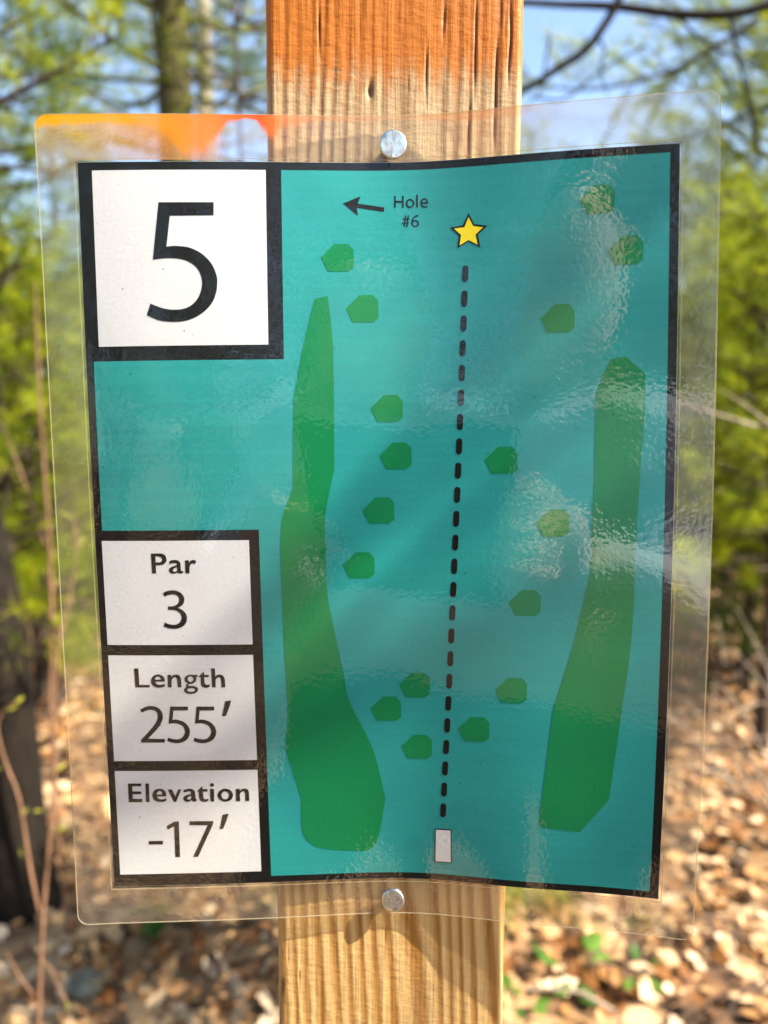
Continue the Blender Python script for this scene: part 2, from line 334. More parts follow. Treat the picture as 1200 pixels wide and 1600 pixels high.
# ------------------------------------------------------------------ the post
def vnoise(x, z, sx, sz, seed):
    rg = np.random.RandomState(seed); T = rg.rand(64, 64)
    a = x/sx; b = z/sz; i = np.floor(a).astype(int); j = np.floor(b).astype(int); f = a-i; g = b-j
    f = f*f*(3-2*f); g = g*g*(3-2*g); i %= 64; j %= 64; i1 = (i+1) % 64; j1 = (j+1) % 64
    return (T[i, j]*(1-f)+T[i1, j]*f)*(1-g) + (T[i, j1]*(1-f)+T[i1, j1]*f)*g
HW = .04445
def build_post():
    zs = np.concatenate([np.linspace(-.25, ZB-.23, 30)[:-1], np.arange(ZB-.23, ZB+.215, .0016), np.linspace(ZB+.215, ZB+.42, 12)])
    r = .0028
    fx = np.arange(-HW+r, HW-r+1e-9, .00048)
    prof = [(x, 0.0, 0, -1) for x in fx]                                     # front face, left to right
    arc = lambda cx, cy, a0, a1: [(cx+r*math.cos(a), cy+r*math.sin(a), math.cos(a), math.sin(a)) for a in np.linspace(a0, a1, 5)]
    prof = prof[:-1] + arc(HW-r, r, -math.pi/2, 0) + [(HW, y, 1, 0) for y in np.linspace(.008, 2*HW-.008, 12)] + arc(HW-r, 2*HW-r, 0, math.pi/2) \
        + [(x, 2*HW, 0, 1) for x in np.linspace(HW-.008, -HW+.008, 8)] + arc(-HW+r, 2*HW-r, math.pi/2, math.pi) + [(-HW, y, -1, 0) for y in np.linspace(2*HW-.008, .008, 12)] \
        + arc(-HW+r, r, math.pi, 1.5*math.pi)[:-1]
    pr = np.array(prof); n = len(pr)
    per = pr[:, 0] + np.sign(pr[:, 0])*pr[:, 1]
    X, Z = np.meshgrid(per, zs); Y = np.broadcast_to(pr[:, 1], X.shape)
    # growth rings cut lengthwise: bands that wander and lean a little
    zr = Z-ZB
    w = X + .0045*vnoise(X*0+zr, zr, .11, .11, 3) + .008*zr*(X/HW) + .10*zr*.28 + .0022*vnoise(X, zr, .02, .06, 5) + .004*np.sin(zr*9+1)
    ph = w/.0056 + .5*np.sin(X*75+2) + 1.3*vnoise(X, zr, .016, .22, 8)
    s = ph % 1.0
    ring = np.clip((s-.25)/.42, 0, 1)**1.3*np.clip((1-s)/.16, 0, 1)
    ring = ring*(.65+.5*vnoise(X, zr, .004, .12, 9))
    fibre = vnoise(X, zr, .0011, .03, 11)-.5 + .6*(vnoise(X, zr, .0022, .012, 12)-.5)
    chat = vnoise(X, zr, .003, .0035, 14)-.5 + .7*(vnoise(X, zr, .0016, .0021, 15)-.5)
    h = -.00016*(ring-.4) + .00014*fibre + .00013*chat
    crack = np.zeros_like(h)
    for (x0, z0, z1, wd, lean) in CRACKS:
        c = np.abs(X - (x0 + lean*(zr-z0) + .0007*(vnoise(zr, zr, .017, .017, int(abs(x0)*1e5) % 97)-.5)))
        end = np.clip((z1-zr)/.012, 0, 1)*np.clip((zr-z0)/.012, 0, 1)
        k = np.clip(1-c/(wd*.5), 0, 1)*end; crack = np.maximum(crack, np.clip(k*1.5, 0, 1)); h = h - .0008*k
    # a small dark knot hole
    kd = np.hypot((X-KNOT[0])/.0011, (zr-KNOT[1])/.0024); k = np.clip(1.3-kd, 0, 1); crack = np.maximum(crack, k*.8); h -= .0012*k
    front = np.clip(1-(pr[:, 1]/.02), 0, 1)[None, :]
    inv = ((zs > ZB-.225) & (zs < ZB+.21))[:, None]
    h = h*inv
    V = np.stack([np.broadcast_to(pr[:, 0], X.shape)+h*pr[:, 2], Y+h*pr[:, 3], Z], -1)
    k = len(zs); i = np.arange(k-1)[:, None]*n; j = np.arange(n)[None, :]; j2 = (j+1) % n
    F = np.stack([i+j, i+j2, i+n+j2, i+n+j], -1).reshape(-1, 4)
    me = fast_mesh('wooden_post', V.reshape(-1, 3), F, True, {'ring': ring.ravel(), 'crack': crack.ravel()})
    bm = bmesh.new(); bm.from_mesh(me); bmesh.ops.holes_fill(bm, edges=[e for e in bm.edges if e.is_boundary], sides=0); bm.to_mesh(me); bm.free()
    return me
def fx_(px, py):                                                             # photo pixel on the post face -> (x, z-ZB)
    p = px_at(px, py, 0.0); return p.x, p.z-ZB
CRACKS = []
for (zx, za, zb, wd) in ((260, -60, 260, .0007), (787, -60, 215, .0012), (710, 150, 460, .0009), (918, -60, 455, .0011), (890, 400, 690, .0011), (1003, 130, 660, .0013), (1021, -60, 130, .0010),
                         (1062, -60, 400, .0011), (1045, -60, 190, .0007), (430, 40, 160, .0006), (520, 380, 520, .0005), (360, -60, 130, .0006), (640, 250, 420, .0005)):
    x, a = fx_(400+zx*.375, za*.375); _, b = fx_(400+zx*.375, zb*.375); CRACKS.append((x, b, a, wd, .002))
for (zx, za, zb, wd) in ((137, 350, 520, .0005), (190, 440, 640, .0004), (345, 300, 460, .0004), (410, 430, 560, .0003), (572, 300, 480, .0005), (1030, 270, 430, .0007), (108, 250, 743, .0006)):
    x, a = fx_(400+zx*.35, 1340+za*.35); _, b = fx_(400+zx*.35, 1340+zb*.35); CRACKS.append((x, b, a, wd, .03))
KNOT = fx_(578, 141)
post = link('wooden_post', build_post(), M['wood'])
tag(post, 'square weathered wooden post with its upper end painted orange, behind the sign', 'post')

# ------------------------------------------------------------------ the laminated sign
SW, SH = 228.6, 292.1           # pouch size (mm)
SC = np.array([[19.08, 12.11, 5.21, 0.43, 2.26, 11.07], [12.46, 7.04, 6.9, 7.58, 5.86, 12.64], [8.53, 5.95, 8.63, 11.61, 5.48, 4.25], [4.75, 4.81, 8.82, 11.66, 4.83, -2.51], [-1.2, 2.7, 9.44, 11.37, 2.15, -6.48], [-6.9, 0.6, 10.43, 9.36, -0.53, -6.58], [1.32, 9.28, 14.5, 13.09, 8.03, 3.33], [9.14, 11.85, 15.97, 16.33, 13.05, 12.49], [16.77, 18.74, 22.33, 20.43, 17.23, 19.11], [26.77, 27.74, 27.61, 24.86, 22.79, 23.37]])
S_CX, S_CY, S_ROT = -6.081, -3.418, 0.01337
def _bs(t, n):
    m = n-3; x = np.clip(t, 0, 1)*m; i = np.minimum(np.floor(x).astype(int), m-1); f = x-i
    B = np.zeros(np.shape(t)+(n,)); b = [(1-f)**3/6, (3*f**3-6*f**2+4)/6, (-3*f**3+3*f**2+3*f+1)/6, f**3/6]
    for k in range(4): np.put_along_axis(B, (i+k)[..., None], b[k][..., None], -1)
    return B
_UG = np.linspace(0, 1, 121); _BG = _bs(_UG, SC.shape[0])
def sheet_xyz(u, v):
    """the bent pouch: (u,v) mm on the flat sheet -> metres in the world"""
    s = u/SW+.5; t = v/SH+.5; Bv = _bs(t, SC.shape[1]); d = np.einsum('ni,ij,nj->n', _bs(s, SC.shape[0]), SC, Bv)
    dg = np.einsum('gi,ij,nj->ng', _BG, SC, Bv); dx = SW/120; sl_ = np.diff(dg, axis=1)/dx
    cum = np.concatenate([np.zeros((len(u), 1)), np.cumsum(dx/np.sqrt(1+sl_**2), axis=1)], 1)
    cum = cum-cum[:, 63:64]+(_UG[63]-.5)*SW
    idx = np.clip(s, 0, 1)*120; i0 = np.minimum(idx.astype(int), 119); fr = idx-i0; r = np.arange(len(u))
    x = cum[r, i0]*(1-fr)+cum[r, i0+1]*fr; c, q = math.cos(S_ROT), math.sin(S_ROT)
    return np.stack([(S_CX+x*c-v*q)/1000, -d/1000, ZB+(S_CY+v*c+x*q)/1000], 1)
def sheet_pt(u, v, off=0.0):
    u = np.asarray(u, float); v = np.asarray(v, float); h = .4
    p = sheet_xyz(u, v); a = sheet_xyz(u+h, v)-sheet_xyz(u-h, v); b = sheet_xyz(u, v+h)-sheet_xyz(u, v-h)
    n = np.cross(a, b); n /= np.linalg.norm(n, axis=1)[:, None] + 1e-15; n *= -np.sign(n[:, 1:2])
    return p+n*(off/1000)
def parse(s):
    pts = []; cor = []
    for t in s.split():
        c = t.endswith('c'); a, b = t.rstrip('c').split(','); pts.append((float(a), float(b))); cor.append(c)
    n = len(pts); out = []
    for i in range(n):
        j = (i+1) % n; b, c = np.array(pts[i]), np.array(pts[j])
        if cor[i] and cor[j]: out.append(tuple(b)); continue
        a = np.array(pts[i-1]) if not cor[i] else b-(c-b)*.2; d = np.array(pts[(j+1) % n]) if not cor[j] else c+(c-b)*.2
        for k in range(4):
            t = k/4; out.append(tuple(.5*(2*b+(c-a)*t+(2*a-5*b+4*c-d)*t*t+(3*b-3*c+d-a)*t**3)))
    return out
def flat_mesh(name, shapes, off, step=4.0):
    """shapes: list of [outer, hole, ...] in mm; cut along one common grid so every layer bends alike"""
    bm = bmesh.new()
    for cs in shapes:
        cs = [[Vector((a, b, 0)) for a, b in c] for c in cs]; allp = [p for c in cs for p in c]
        vs = [bm.verts.new(p) for p in allp]
        for t in tessellate_polygon(cs):
            if len(set(t)) == 3:
                try: bm.faces.new([vs[i] for i in t])
                except ValueError: pass
    us = [v.co.x for v in bm.verts]; vv = [v.co.y for v in bm.verts]
    for ax, lo, hi in ((0, min(us), max(us)), (1, min(vv), max(vv))):
        k = math.ceil(lo/step+1e-4)
        while k*step < hi-1e-4:
            co = (k*step, 0, 0) if ax == 0 else (0, k*step, 0); no = (1, 0, 0) if ax == 0 else (0, 1, 0)
            bmesh.ops.bisect_plane(bm, geom=bm.verts[:]+bm.edges[:]+bm.faces[:], plane_co=co, plane_no=no, dist=1e-4); k += 1
    bmesh.ops.triangulate(bm, faces=[f for f in bm.faces if len(f.verts) > 4])
    uv = np.array([(v.co.x, v.co.y) for v in bm.verts]); p = sheet_pt(uv[:, 0], uv[:, 1], off)
    for v, q in zip(bm.verts, p): v.co = q
    bm.normal_update()
    fl = [f for f in bm.faces if f.normal.y > 0]
    if fl: bmesh.ops.reverse_faces(bm, faces=fl)
    for f in bm.faces: f.smooth = True
    me = bpy.data.meshes.new(name); bm.to_mesh(me); bm.free()
    at = me.attributes.new('sheet', 'FLOAT_VECTOR', 'POINT'); at.data.foreach_set('vector', np.concatenate([uv/1000, np.zeros((len(uv), 1))], 1).astype(np.float32).ravel())
    return me
def rect(a, b, c, d): return [(a, c), (b, c), (b, d), (a, d)]
sign = empty('tee_sign', (0, 0, ZB)); tag(sign, 'laminated teal course map sign numbered 5, nailed to the wooden post', 'sign')
def part(name, shapes, off, mat, parent=None, label=None, step=4.0):
    o = link(name, flat_mesh(name, shapes, off, step), mat); p = parent or sign
    o.parent = p; o.matrix_parent_inverse = Matrix.Translation((0, 0, -ZB)) if p is sign else Matrix()
    if label: o['label'] = label
    return o
bpy.context.view_layer.update()
TX = {
  'five': [['-72.93,116.77c -54.15,116.67c -54.23,112.25c -69.19,112.23c -70.60,101.83c -68.48,102.07 -66.21,101.99 -62.46,101.39 -58.28,99.19 -55.04,95.60 -53.53,91.56 -53.46,89.18 -53.88,86.20 -55.32,82.78 -58.12,79.81 -61.81,77.61 -65.49,76.57 -69.15,76.41 -73.72,76.95 -78.02,78.81c -76.67,82.70c -72.68,81.18 -69.04,80.54 -65.07,80.85 -62.00,82.39 -59.65,85.36 -58.65,89.22 -59.18,92.50 -60.79,95.05 -63.47,96.86 -66.47,97.72 -69.49,97.96 -72.52,97.85 -75.38,97.50c']],
  'par_word': [['-80.04,-4.30c -77.17,-4.28 -75.76,-4.45 -74.89,-5.10 -74.54,-6.21 -74.69,-7.23 -75.75,-8.24 -77.38,-8.53 -78.49,-8.49c -78.50,-11.50c -79.96,-11.50c', '-78.53,-5.32c -77.32,-5.35 -76.43,-5.70 -76.06,-6.41 -76.34,-7.08 -77.12,-7.48 -78.48,-7.47c'], ['-73.51,-7.03c -72.55,-6.73 -71.44,-6.66 -70.34,-6.91 -69.71,-7.60 -69.59,-8.58 -69.55,-10.20 -69.37,-10.71 -68.68,-10.62c -68.71,-11.27c -69.25,-11.53 -69.96,-11.58 -70.55,-11.42 -70.88,-11.17c -71.56,-11.51 -72.38,-11.61 -73.27,-11.36 -73.78,-10.69 -73.71,-9.87 -72.97,-9.21 -71.94,-8.87 -70.92,-8.53c -70.94,-8.06 -71.39,-7.79 -72.09,-7.75 -72.91,-7.91 -73.57,-8.27c', '-70.87,-9.22c -71.78,-9.62 -72.36,-10.08 -72.33,-10.69 -71.74,-10.94 -71.02,-10.60 -70.86,-10.30c'], ['-67.93,-6.80c -66.52,-6.81c -66.51,-7.89c -66.03,-7.08 -65.21,-6.70 -64.42,-6.79 -63.87,-7.24c -64.48,-8.25c -65.07,-8.00 -65.68,-8.10 -66.21,-8.80 -66.41,-9.61 -66.49,-11.57c -67.94,-11.56c']],
  'par_value': [['-76.43,-18.75c -75.22,-18.04 -73.37,-17.68 -71.56,-17.85 -69.79,-18.78 -68.85,-20.33 -68.87,-21.67 -69.59,-23.10 -71.25,-24.13c -69.67,-24.96 -68.52,-26.31 -68.15,-27.87 -68.58,-29.63 -69.76,-30.97 -71.62,-31.73 -73.46,-31.85 -75.28,-31.57 -76.78,-30.94c -76.30,-29.53c -75.00,-30.07 -73.39,-30.39 -71.95,-30.19 -70.80,-29.41 -70.13,-28.17 -70.18,-27.03 -70.74,-25.99 -71.91,-25.15 -73.32,-24.88 -74.84,-24.87c -74.78,-23.55c -73.05,-23.50 -71.60,-22.89 -70.78,-21.76 -70.72,-20.52 -71.25,-19.70 -72.24,-19.24 -73.65,-19.23 -74.88,-19.54 -75.92,-20.03c']],
  'length_word': [['-88.45,-46.68c -86.87,-46.68c -86.84,-52.92c -83.02,-52.92c -83.07,-53.82c -88.36,-53.82c'], ['-77.35,-51.62c -80.95,-51.68c -80.56,-52.44 -79.58,-52.86 -78.41,-52.79 -77.46,-52.48c -77.51,-53.48c -78.63,-53.89 -80.13,-53.96 -81.61,-53.40 -82.44,-52.03 -82.22,-50.48 -81.23,-49.35 -79.71,-48.97 -78.23,-49.39 -77.46,-50.49', '-81.04,-50.93c -80.74,-50.14 -79.92,-49.76 -79.10,-50.07 -78.81,-50.93c'], ['-76.32,-49.12c -74.96,-49.12c -74.93,-49.81c -74.23,-49.23 -73.23,-48.99 -72.08,-49.31 -71.47,-50.34 -71.39,-51.54 -71.40,-53.85c -72.77,-53.84c -72.84,-51.19 -73.12,-50.26 -73.78,-50.06 -74.64,-50.67 -74.92,-51.70 -74.96,-53.83c -76.33,-53.83c'], ['-65.28,-49.18c -65.32,-49.93c -65.98,-49.93c -65.78,-50.72 -66.23,-51.75 -67.25,-52.43 -68.42,-52.63 -68.83,-52.83c -68.84,-53.11 -68.29,-53.32c -66.80,-53.40 -65.67,-53.99 -65.38,-54.93 -66.09,-55.89 -67.60,-56.39 -69.26,-56.28 -70.39,-55.58 -70.44,-54.55 -69.54,-53.72c -69.78,-53.28 -69.42,-52.69 -69.01,-52.42c -70.03,-51.55 -70.15,-50.52 -69.44,-49.56 -67.93,-49.09 -66.77,-49.17', '-67.89,-49.74 -68.81,-50.19 -68.95,-51.04 -68.38,-51.73 -67.55,-51.74 -66.96,-51.06 -67.05,-50.20', '-67.84,-54.25 -69.00,-54.35 -69.36,-54.93 -68.82,-55.45 -67.73,-55.53 -66.72,-55.26 -66.53,-54.71 -67.01,-54.33'], ['-62.98,-47.89c -62.90,-49.20c -61.22,-49.21c -61.25,-50.07c -62.94,-50.06c -62.93,-51.43 -62.84,-52.29 -62.53,-52.81 -61.81,-52.99 -61.04,-52.75c -61.08,-53.72c -62.19,-54.09 -63.51,-53.91 -64.14,-53.14 -64.24,-51.76 -64.23,-50.05c -65.16,-50.04c'], ['-60.28,-46.75c -58.90,-46.76c -58.87,-49.92c -58.18,-49.30 -57.18,-49.11 -56.21,-49.49 -55.58,-50.46 -55.44,-51.67 -55.40,-53.98c -56.79,-53.96c -56.85,-51.48 -57.13,-50.38 -57.79,-50.17 -58.57,-50.71 -58.87,-51.64 -58.87,-53.94c -60.20,-53.93c']],
  'length_value': [['-87.07,-62.39c -85.21,-61.35 -83.17,-60.93 -80.85,-61.35 -79.25,-62.92 -78.79,-65.01 -79.29,-66.92 -80.93,-69.53 -84.66,-73.48c -78.45,-73.64c -78.59,-75.01c -87.33,-74.98c -87.28,-73.90c -83.64,-70.05 -81.49,-67.26 -80.71,-65.17 -80.95,-63.44 -82.08,-62.56 -83.58,-62.39 -85.11,-62.80 -86.49,-63.50c'], ['-75.89,-61.16c -69.42,-61.20c -69.43,-62.66c -74.80,-62.69c -75.27,-66.24c -73.73,-66.18 -71.43,-66.96 -69.68,-68.72 -69.11,-70.83 -69.72,-73.10 -71.46,-74.67 -73.84,-75.29 -75.84,-75.06 -77.69,-74.42c -77.22,-73.09c -75.77,-73.59 -74.10,-73.81 -72.40,-73.33 -71.15,-71.69 -70.99,-70.29 -71.68,-68.71 -73.15,-67.86 -74.80,-67.57 -76.82,-67.77c'], ['-66.26,-61.22c -59.82,-61.28c -59.81,-62.74c -65.17,-62.76c -65.63,-66.31c -64.09,-66.25 -61.80,-67.04 -60.04,-68.81 -59.46,-70.92 -60.06,-73.20 -61.80,-74.76 -64.17,-75.37 -66.16,-75.14 -68.01,-74.49c -67.54,-73.16c -66.10,-73.66 -64.44,-73.89 -62.74,-73.42 -61.50,-71.78 -61.34,-70.37 -62.04,-68.79 -63.50,-67.94 -65.16,-67.64 -67.17,-67.83c'], ['-55.68,-59.27c -53.48,-59.01c -54.21,-61.37 -55.62,-64.94c -57.08,-65.06c -56.40,-62.21']],
  'elevation_word': [['-93.13,-90.88c -88.12,-90.91c -88.17,-92.01c -91.56,-92.03c -91.62,-93.96c -88.28,-94.03c -88.33,-95.08c -91.59,-95.10c -91.60,-96.91c -88.01,-96.93c -88.07,-98.21c -93.18,-98.22c'], ['-86.65,-90.92c -85.28,-90.93c -85.39,-98.19c -86.77,-98.22c'], ['-79.02,-96.04c -82.53,-96.10c -82.06,-96.81 -81.16,-97.17 -79.99,-97.05 -79.09,-96.70c -79.14,-97.76c -80.46,-98.19 -82.13,-98.17 -83.56,-97.54 -84.20,-95.99 -83.95,-94.45 -82.94,-93.36 -81.46,-92.98 -80.02,-93.38 -79.15,-94.49', '-82.61,-95.26c -82.28,-94.38 -81.50,-93.90 -80.77,-94.35 -80.53,-95.28c'], ['-78.47,-93.31c -76.80,-93.33c -75.68,-96.08c -74.59,-93.35c -73.30,-93.32c -75.54,-98.29c -76.37,-98.28c'], ['-72.61,-93.68c -71.05,-93.17 -69.59,-93.19 -68.50,-93.96 -68.24,-95.51 -68.21,-96.84 -67.82,-97.29c -67.85,-97.95c -68.57,-98.25 -69.39,-98.02 -69.71,-97.61c -70.86,-98.22 -71.90,-98.20 -72.70,-97.44 -72.74,-96.55 -71.79,-95.68 -69.80,-95.13c -69.94,-94.38 -70.67,-94.15 -72.57,-94.65c', '-69.84,-95.84c -70.99,-96.44 -71.31,-97.02 -70.82,-97.42 -69.98,-97.17 -69.80,-96.81c'], ['-65.50,-92.10c -65.43,-93.33c -63.65,-93.36c -63.69,-94.33c -65.35,-94.31c -65.28,-96.44 -64.90,-97.24 -64.15,-97.34 -63.44,-97.13c -63.48,-98.06c -64.61,-98.36 -66.07,-98.20 -66.74,-97.39 -66.93,-95.97 -66.93,-94.29c -67.68,-94.28c'], ['-62.73,-93.28c -61.23,-93.31c -61.32,-98.27c -62.74,-98.30c'], ['-61.17,-91.76 -61.33,-92.20 -61.71,-92.47 -62.18,-92.46 -62.54,-92.18 -62.66,-91.74 -62.50,-91.30 -62.11,-91.03 -61.65,-91.04 -61.29,-91.31'], ['-54.27,-95.90 -54.70,-97.19 -55.79,-98.11 -57.24,-98.43 -58.66,-98.06 -59.68,-97.10 -60.01,-95.81 -59.57,-94.53 -58.48,-93.61 -57.03,-93.28 -55.61,-93.65 -54.60,-94.61', '-55.81,-95.92 -56.02,-96.70 -56.55,-97.26 -57.24,-97.45 -57.92,-97.23 -58.40,-96.66 -58.55,-95.88 -58.34,-95.10 -57.81,-94.54 -57.12,-94.35 -56.44,-94.57 -55.96,-95.14'], ['-53.17,-93.44c -51.71,-93.42c -51.66,-94.22c -50.89,-93.56 -49.84,-93.31 -48.69,-93.82 -48.33,-95.16 -48.32,-98.33c -49.78,-98.35c -49.81,-95.81 -50.01,-94.69 -50.71,-94.45 -51.49,-95.11 -51.74,-96.22 -51.69,-98.31c -53.23,-98.28c']],
  'elevation_value': [['-86.45,-113.62c -81.17,-113.65c -81.23,-115.04c -86.52,-115.00c'], ['-79.54,-107.79c -76.57,-106.05c -74.90,-105.98c -75.05,-120.18c -76.82,-120.18c -76.70,-107.92c -79.11,-109.18c'], ['-70.88,-105.96c -62.03,-106.07c -62.07,-107.10c -68.29,-120.23c -70.14,-120.23c -64.19,-107.68c -70.95,-107.52c'], ['-58.45,-103.59c -56.19,-103.23c -57.00,-105.72 -58.48,-109.23c -59.82,-109.39c -59.11,-106.35']],
  'arrow': [['-9.96,116.40c -3.82,118.86c -4.85,116.39c 4.35,115.05c 4.15,113.60c -5.19,115.00c -4.86,112.34c']],
  'hole_word': [['7.80,118.92c 8.35,118.92c 8.34,117.25c 10.52,117.20c 10.54,118.93c 11.09,118.92c 11.05,114.79c 10.50,114.80c 10.52,116.60c 8.33,116.64c 8.31,114.84c 7.76,114.85c'], ['14.77,116.19 14.56,115.42 14.01,114.87 13.26,114.68 12.52,114.91 11.98,115.49 11.79,116.27 11.99,117.05 12.55,117.61 13.29,117.79 14.04,117.56 14.58,116.98', '14.19,116.21 14.06,115.69 13.73,115.32 13.27,115.20 12.81,115.35 12.48,115.74 12.37,116.26 12.49,116.78 12.83,117.15 13.29,117.27 13.74,117.12 14.07,116.73'], ['15.41,119.18c 16.02,119.15c 15.97,114.76c 15.37,114.78c'], ['19.49,115.91c 17.42,115.94c 17.77,115.38 18.38,115.08 19.29,115.24c 19.37,114.82c 18.18,114.60 17.22,115.04 16.82,116.15 17.19,117.37 18.29,117.87 19.17,117.34 19.50,116.45', '17.45,116.54c 17.79,117.21 18.29,117.38 18.76,117.11 18.92,116.48c']],
  'hole_number_word': [['11.44,112.21c 11.88,112.20c 11.37,108.24c 10.93,108.25c'], ['12.38,112.18c 12.82,112.17c 12.32,108.22c 11.87,108.23c'], ['10.74,111.13c 13.06,111.07c 13.03,110.72c 10.71,110.77c'], ['10.50,109.79c 12.88,109.74c 12.85,109.38c 10.47,109.43c'], ['16.09,112.27c 16.08,111.75c 14.84,111.30 14.27,110.36c 15.10,110.55 15.93,110.17 16.34,109.34 16.05,108.53 15.22,108.14 14.25,108.39 13.65,109.28 13.72,110.37 14.28,111.45 15.12,112.11', '14.96,110.07 14.27,109.67 14.26,108.99 14.81,108.62 15.45,108.77 15.78,109.36 15.51,109.91']],
  'star': [['33.35,112.07c 35.17,108.19c 39.78,107.37c 36.50,104.55c 37.28,100.20c 33.22,102.47c 29.37,100.28c 29.95,104.53c 26.90,107.51c 31.35,107.98c']],
  'star_in': [['33.33,110.56c 34.84,107.56c 38.15,106.88c 35.63,104.60c 36.31,101.22c 33.22,102.90c 30.20,101.27c 30.72,104.76c 28.33,107.06c 31.89,107.30c']],
  'hedge1': [['-20.03,83.87c -15.60,84.84c -14.05,68.39 -13.96,43.57 -14.12,25.17c -17.32,10.88 -17.78,4.85 -17.67,-12.30 -17.37,-20.00 -16.37,-26.83 -12.29,-48.40 -10.40,-59.41 -3.26,-75.14 -0.76,-82.75 2.50,-98.20c -0.58,-114.77 -4.16,-119.52c -12.87,-119.27 -22.75,-117.89 -27.01,-114.87 -28.72,-111.68 -29.16,-106.20 -28.92,-97.69c -33.83,-79.30 -34.10,-76.67 -32.95,-62.15 -33.53,-35.23 -33.69,-17.51 -33.88,-8.20 -33.47,2.39 -32.38,9.23 -28.77,18.59c -27.90,48.69c -24.48,66.81']],
  'hedge2': [['80.67,61.43c 85.56,62.16c 91.97,56.07c 91.99,43.49 90.91,25.69 89.73,-8.06 89.68,-22.90 88.81,-41.21 86.89,-59.71 83.63,-93.84c 82.59,-95.88 74.39,-106.83 72.59,-107.69 61.11,-106.54 59.21,-104.23 60.44,-88.53 62.99,-61.35c 69.19,-38.58 74.78,-11.16c 75.28,9.63 75.73,22.41 75.63,49.33c 78.65,57.21c']],
  'tee': [['20.93,-110.05c 27.10,-110.03c 27.32,-123.93c 20.80,-124.01c']]}
def glyphs(k): return [[parse(c) for c in g] for g in TX[k]]
PL, PR, PT, PB = -100.3, 102.0, 130.35, -131.53
paper = part('paper_sheet', [[rect(PL-.12, PR+.12, PB-.12, PT+.12)]], 0.0, M['white'])
part('black_border', [[rect(PL, PR, PB, PT)]], .07, M['black'], paper)
part('teal_field', [[[(-31.02, 127.6), (98.98, 127.6), (98.98, -128.9), (-41.24, -128.9), (-41.24, 3.97), (-97.5, 3.97), (-97.5, 63.28), (-31.02, 63.28)]]], .14, M['teal'], paper)
p5 = part('number_panel', [[rect(-95.42, -36.3, 68.34, 127.6)]], .16, M['white'], label='white square panel with the large hole number 5')
part('lettering', glyphs('five'), .24, M['black'], p5)
for nm, a, b, k, lb in (('par_panel', -37.92, .25, 'par', 'white panel reading Par 3'), ('length_panel', -82.18, -41.84, 'length', "white panel reading Length 255'"), ('elevation_panel', -126.83, -86.06, 'elevation', "white panel reading Elevation -17'")):
    pp = part(nm, [[rect(-97.83, -44.87, a, b)]], .16, M['white'], label=lb)
    part('lettering', glyphs(k+'_word'), .24, M['black'], pp, label='bold heading'); part('lettering', glyphs(k+'_value'), .24, M['black'], pp, label='large figures')
part('direction_arrow', glyphs('arrow'), .24, M['black'])
part('lettering', glyphs('hole_word'), .24, M['black'], label='the word Hole')
hn = glyphs('hole_number_word')
part('lettering', hn[:2]+hn[4:], .24, M['black'], label='the characters #6'); part('lettering', hn[2:4], .27, M['black'], label='cross bars of the number sign')
st_ = part('star_mark', glyphs('star'), .24, M['black'], label='yellow star with a black outline'); part('star_fill', glyphs('star_in'), .30, M['yellow'], st_)
part('hedge_mark', glyphs('hedge1'), .24, M['green'], label='long green shape left of the dashed line'); part('hedge_mark', glyphs('hedge2'), .24, M['green'], label='long green shape right of the dashed line')
for (mu, mv) in [[75.89, 113.9], [85.15, 97.0], [62.99, 75.44], [-12.06, 97.86], [-3.7, 80.41], [4.45, 45.93], [7.36, 29.41], [1.14, 10.33], [-6.1, -9.18], [44.06, 27.66], [61.86, 5.78], [52.41, -22.53], [48.11, -54.56], [13.46, -53.53], [2.95, -62.68], [14.17, -77.36], [34.92, -69.73]]:
    q = [(-5.6, .2), (-.95, 4.7), (3.75, 4.7), (5.6, 2.6), (5.6, -3.3), (3.7, -4.65), (-3.3, -4.65)]
    part('tree_mark', [[[(mu+a, mv+b) for a, b in q]]], .24, M['green'])
for i in range(24):
    cu, cv_ = 32.04-8.05*i/23, 91.58-193.99*i/23; ang = math.atan2(-193.99, -8.05); hl, hw = 2.85, 1.05; pts = []
    for e in (0, 1):
        for a in np.linspace(-math.pi/2, math.pi/2, 6):
            aa = a+ang+(math.pi if e else 0); sg_ = -1 if e else 1
            pts.append((cu+sg_*math.cos(ang)*(hl-hw)+hw*math.cos(aa), cv_+sg_*math.sin(ang)*(hl-hw)+hw*math.sin(aa)))
    part('line_dash', [[pts]], .24, M['black'])
tee = parse(TX['tee'][0][0]); tcx = sum(p[0] for p in tee)/4; tcy = sum(p[1] for p in tee)/4
tp = part('tee_pad_mark', [[tee]], .24, M['black'], label='white tee rectangle with a black outline'); part('tee_pad_fill', [[[(tcx+(a-tcx)*.88, tcy+(b-tcy)*.94) for a, b in tee]]], .30, M['white'], tp)
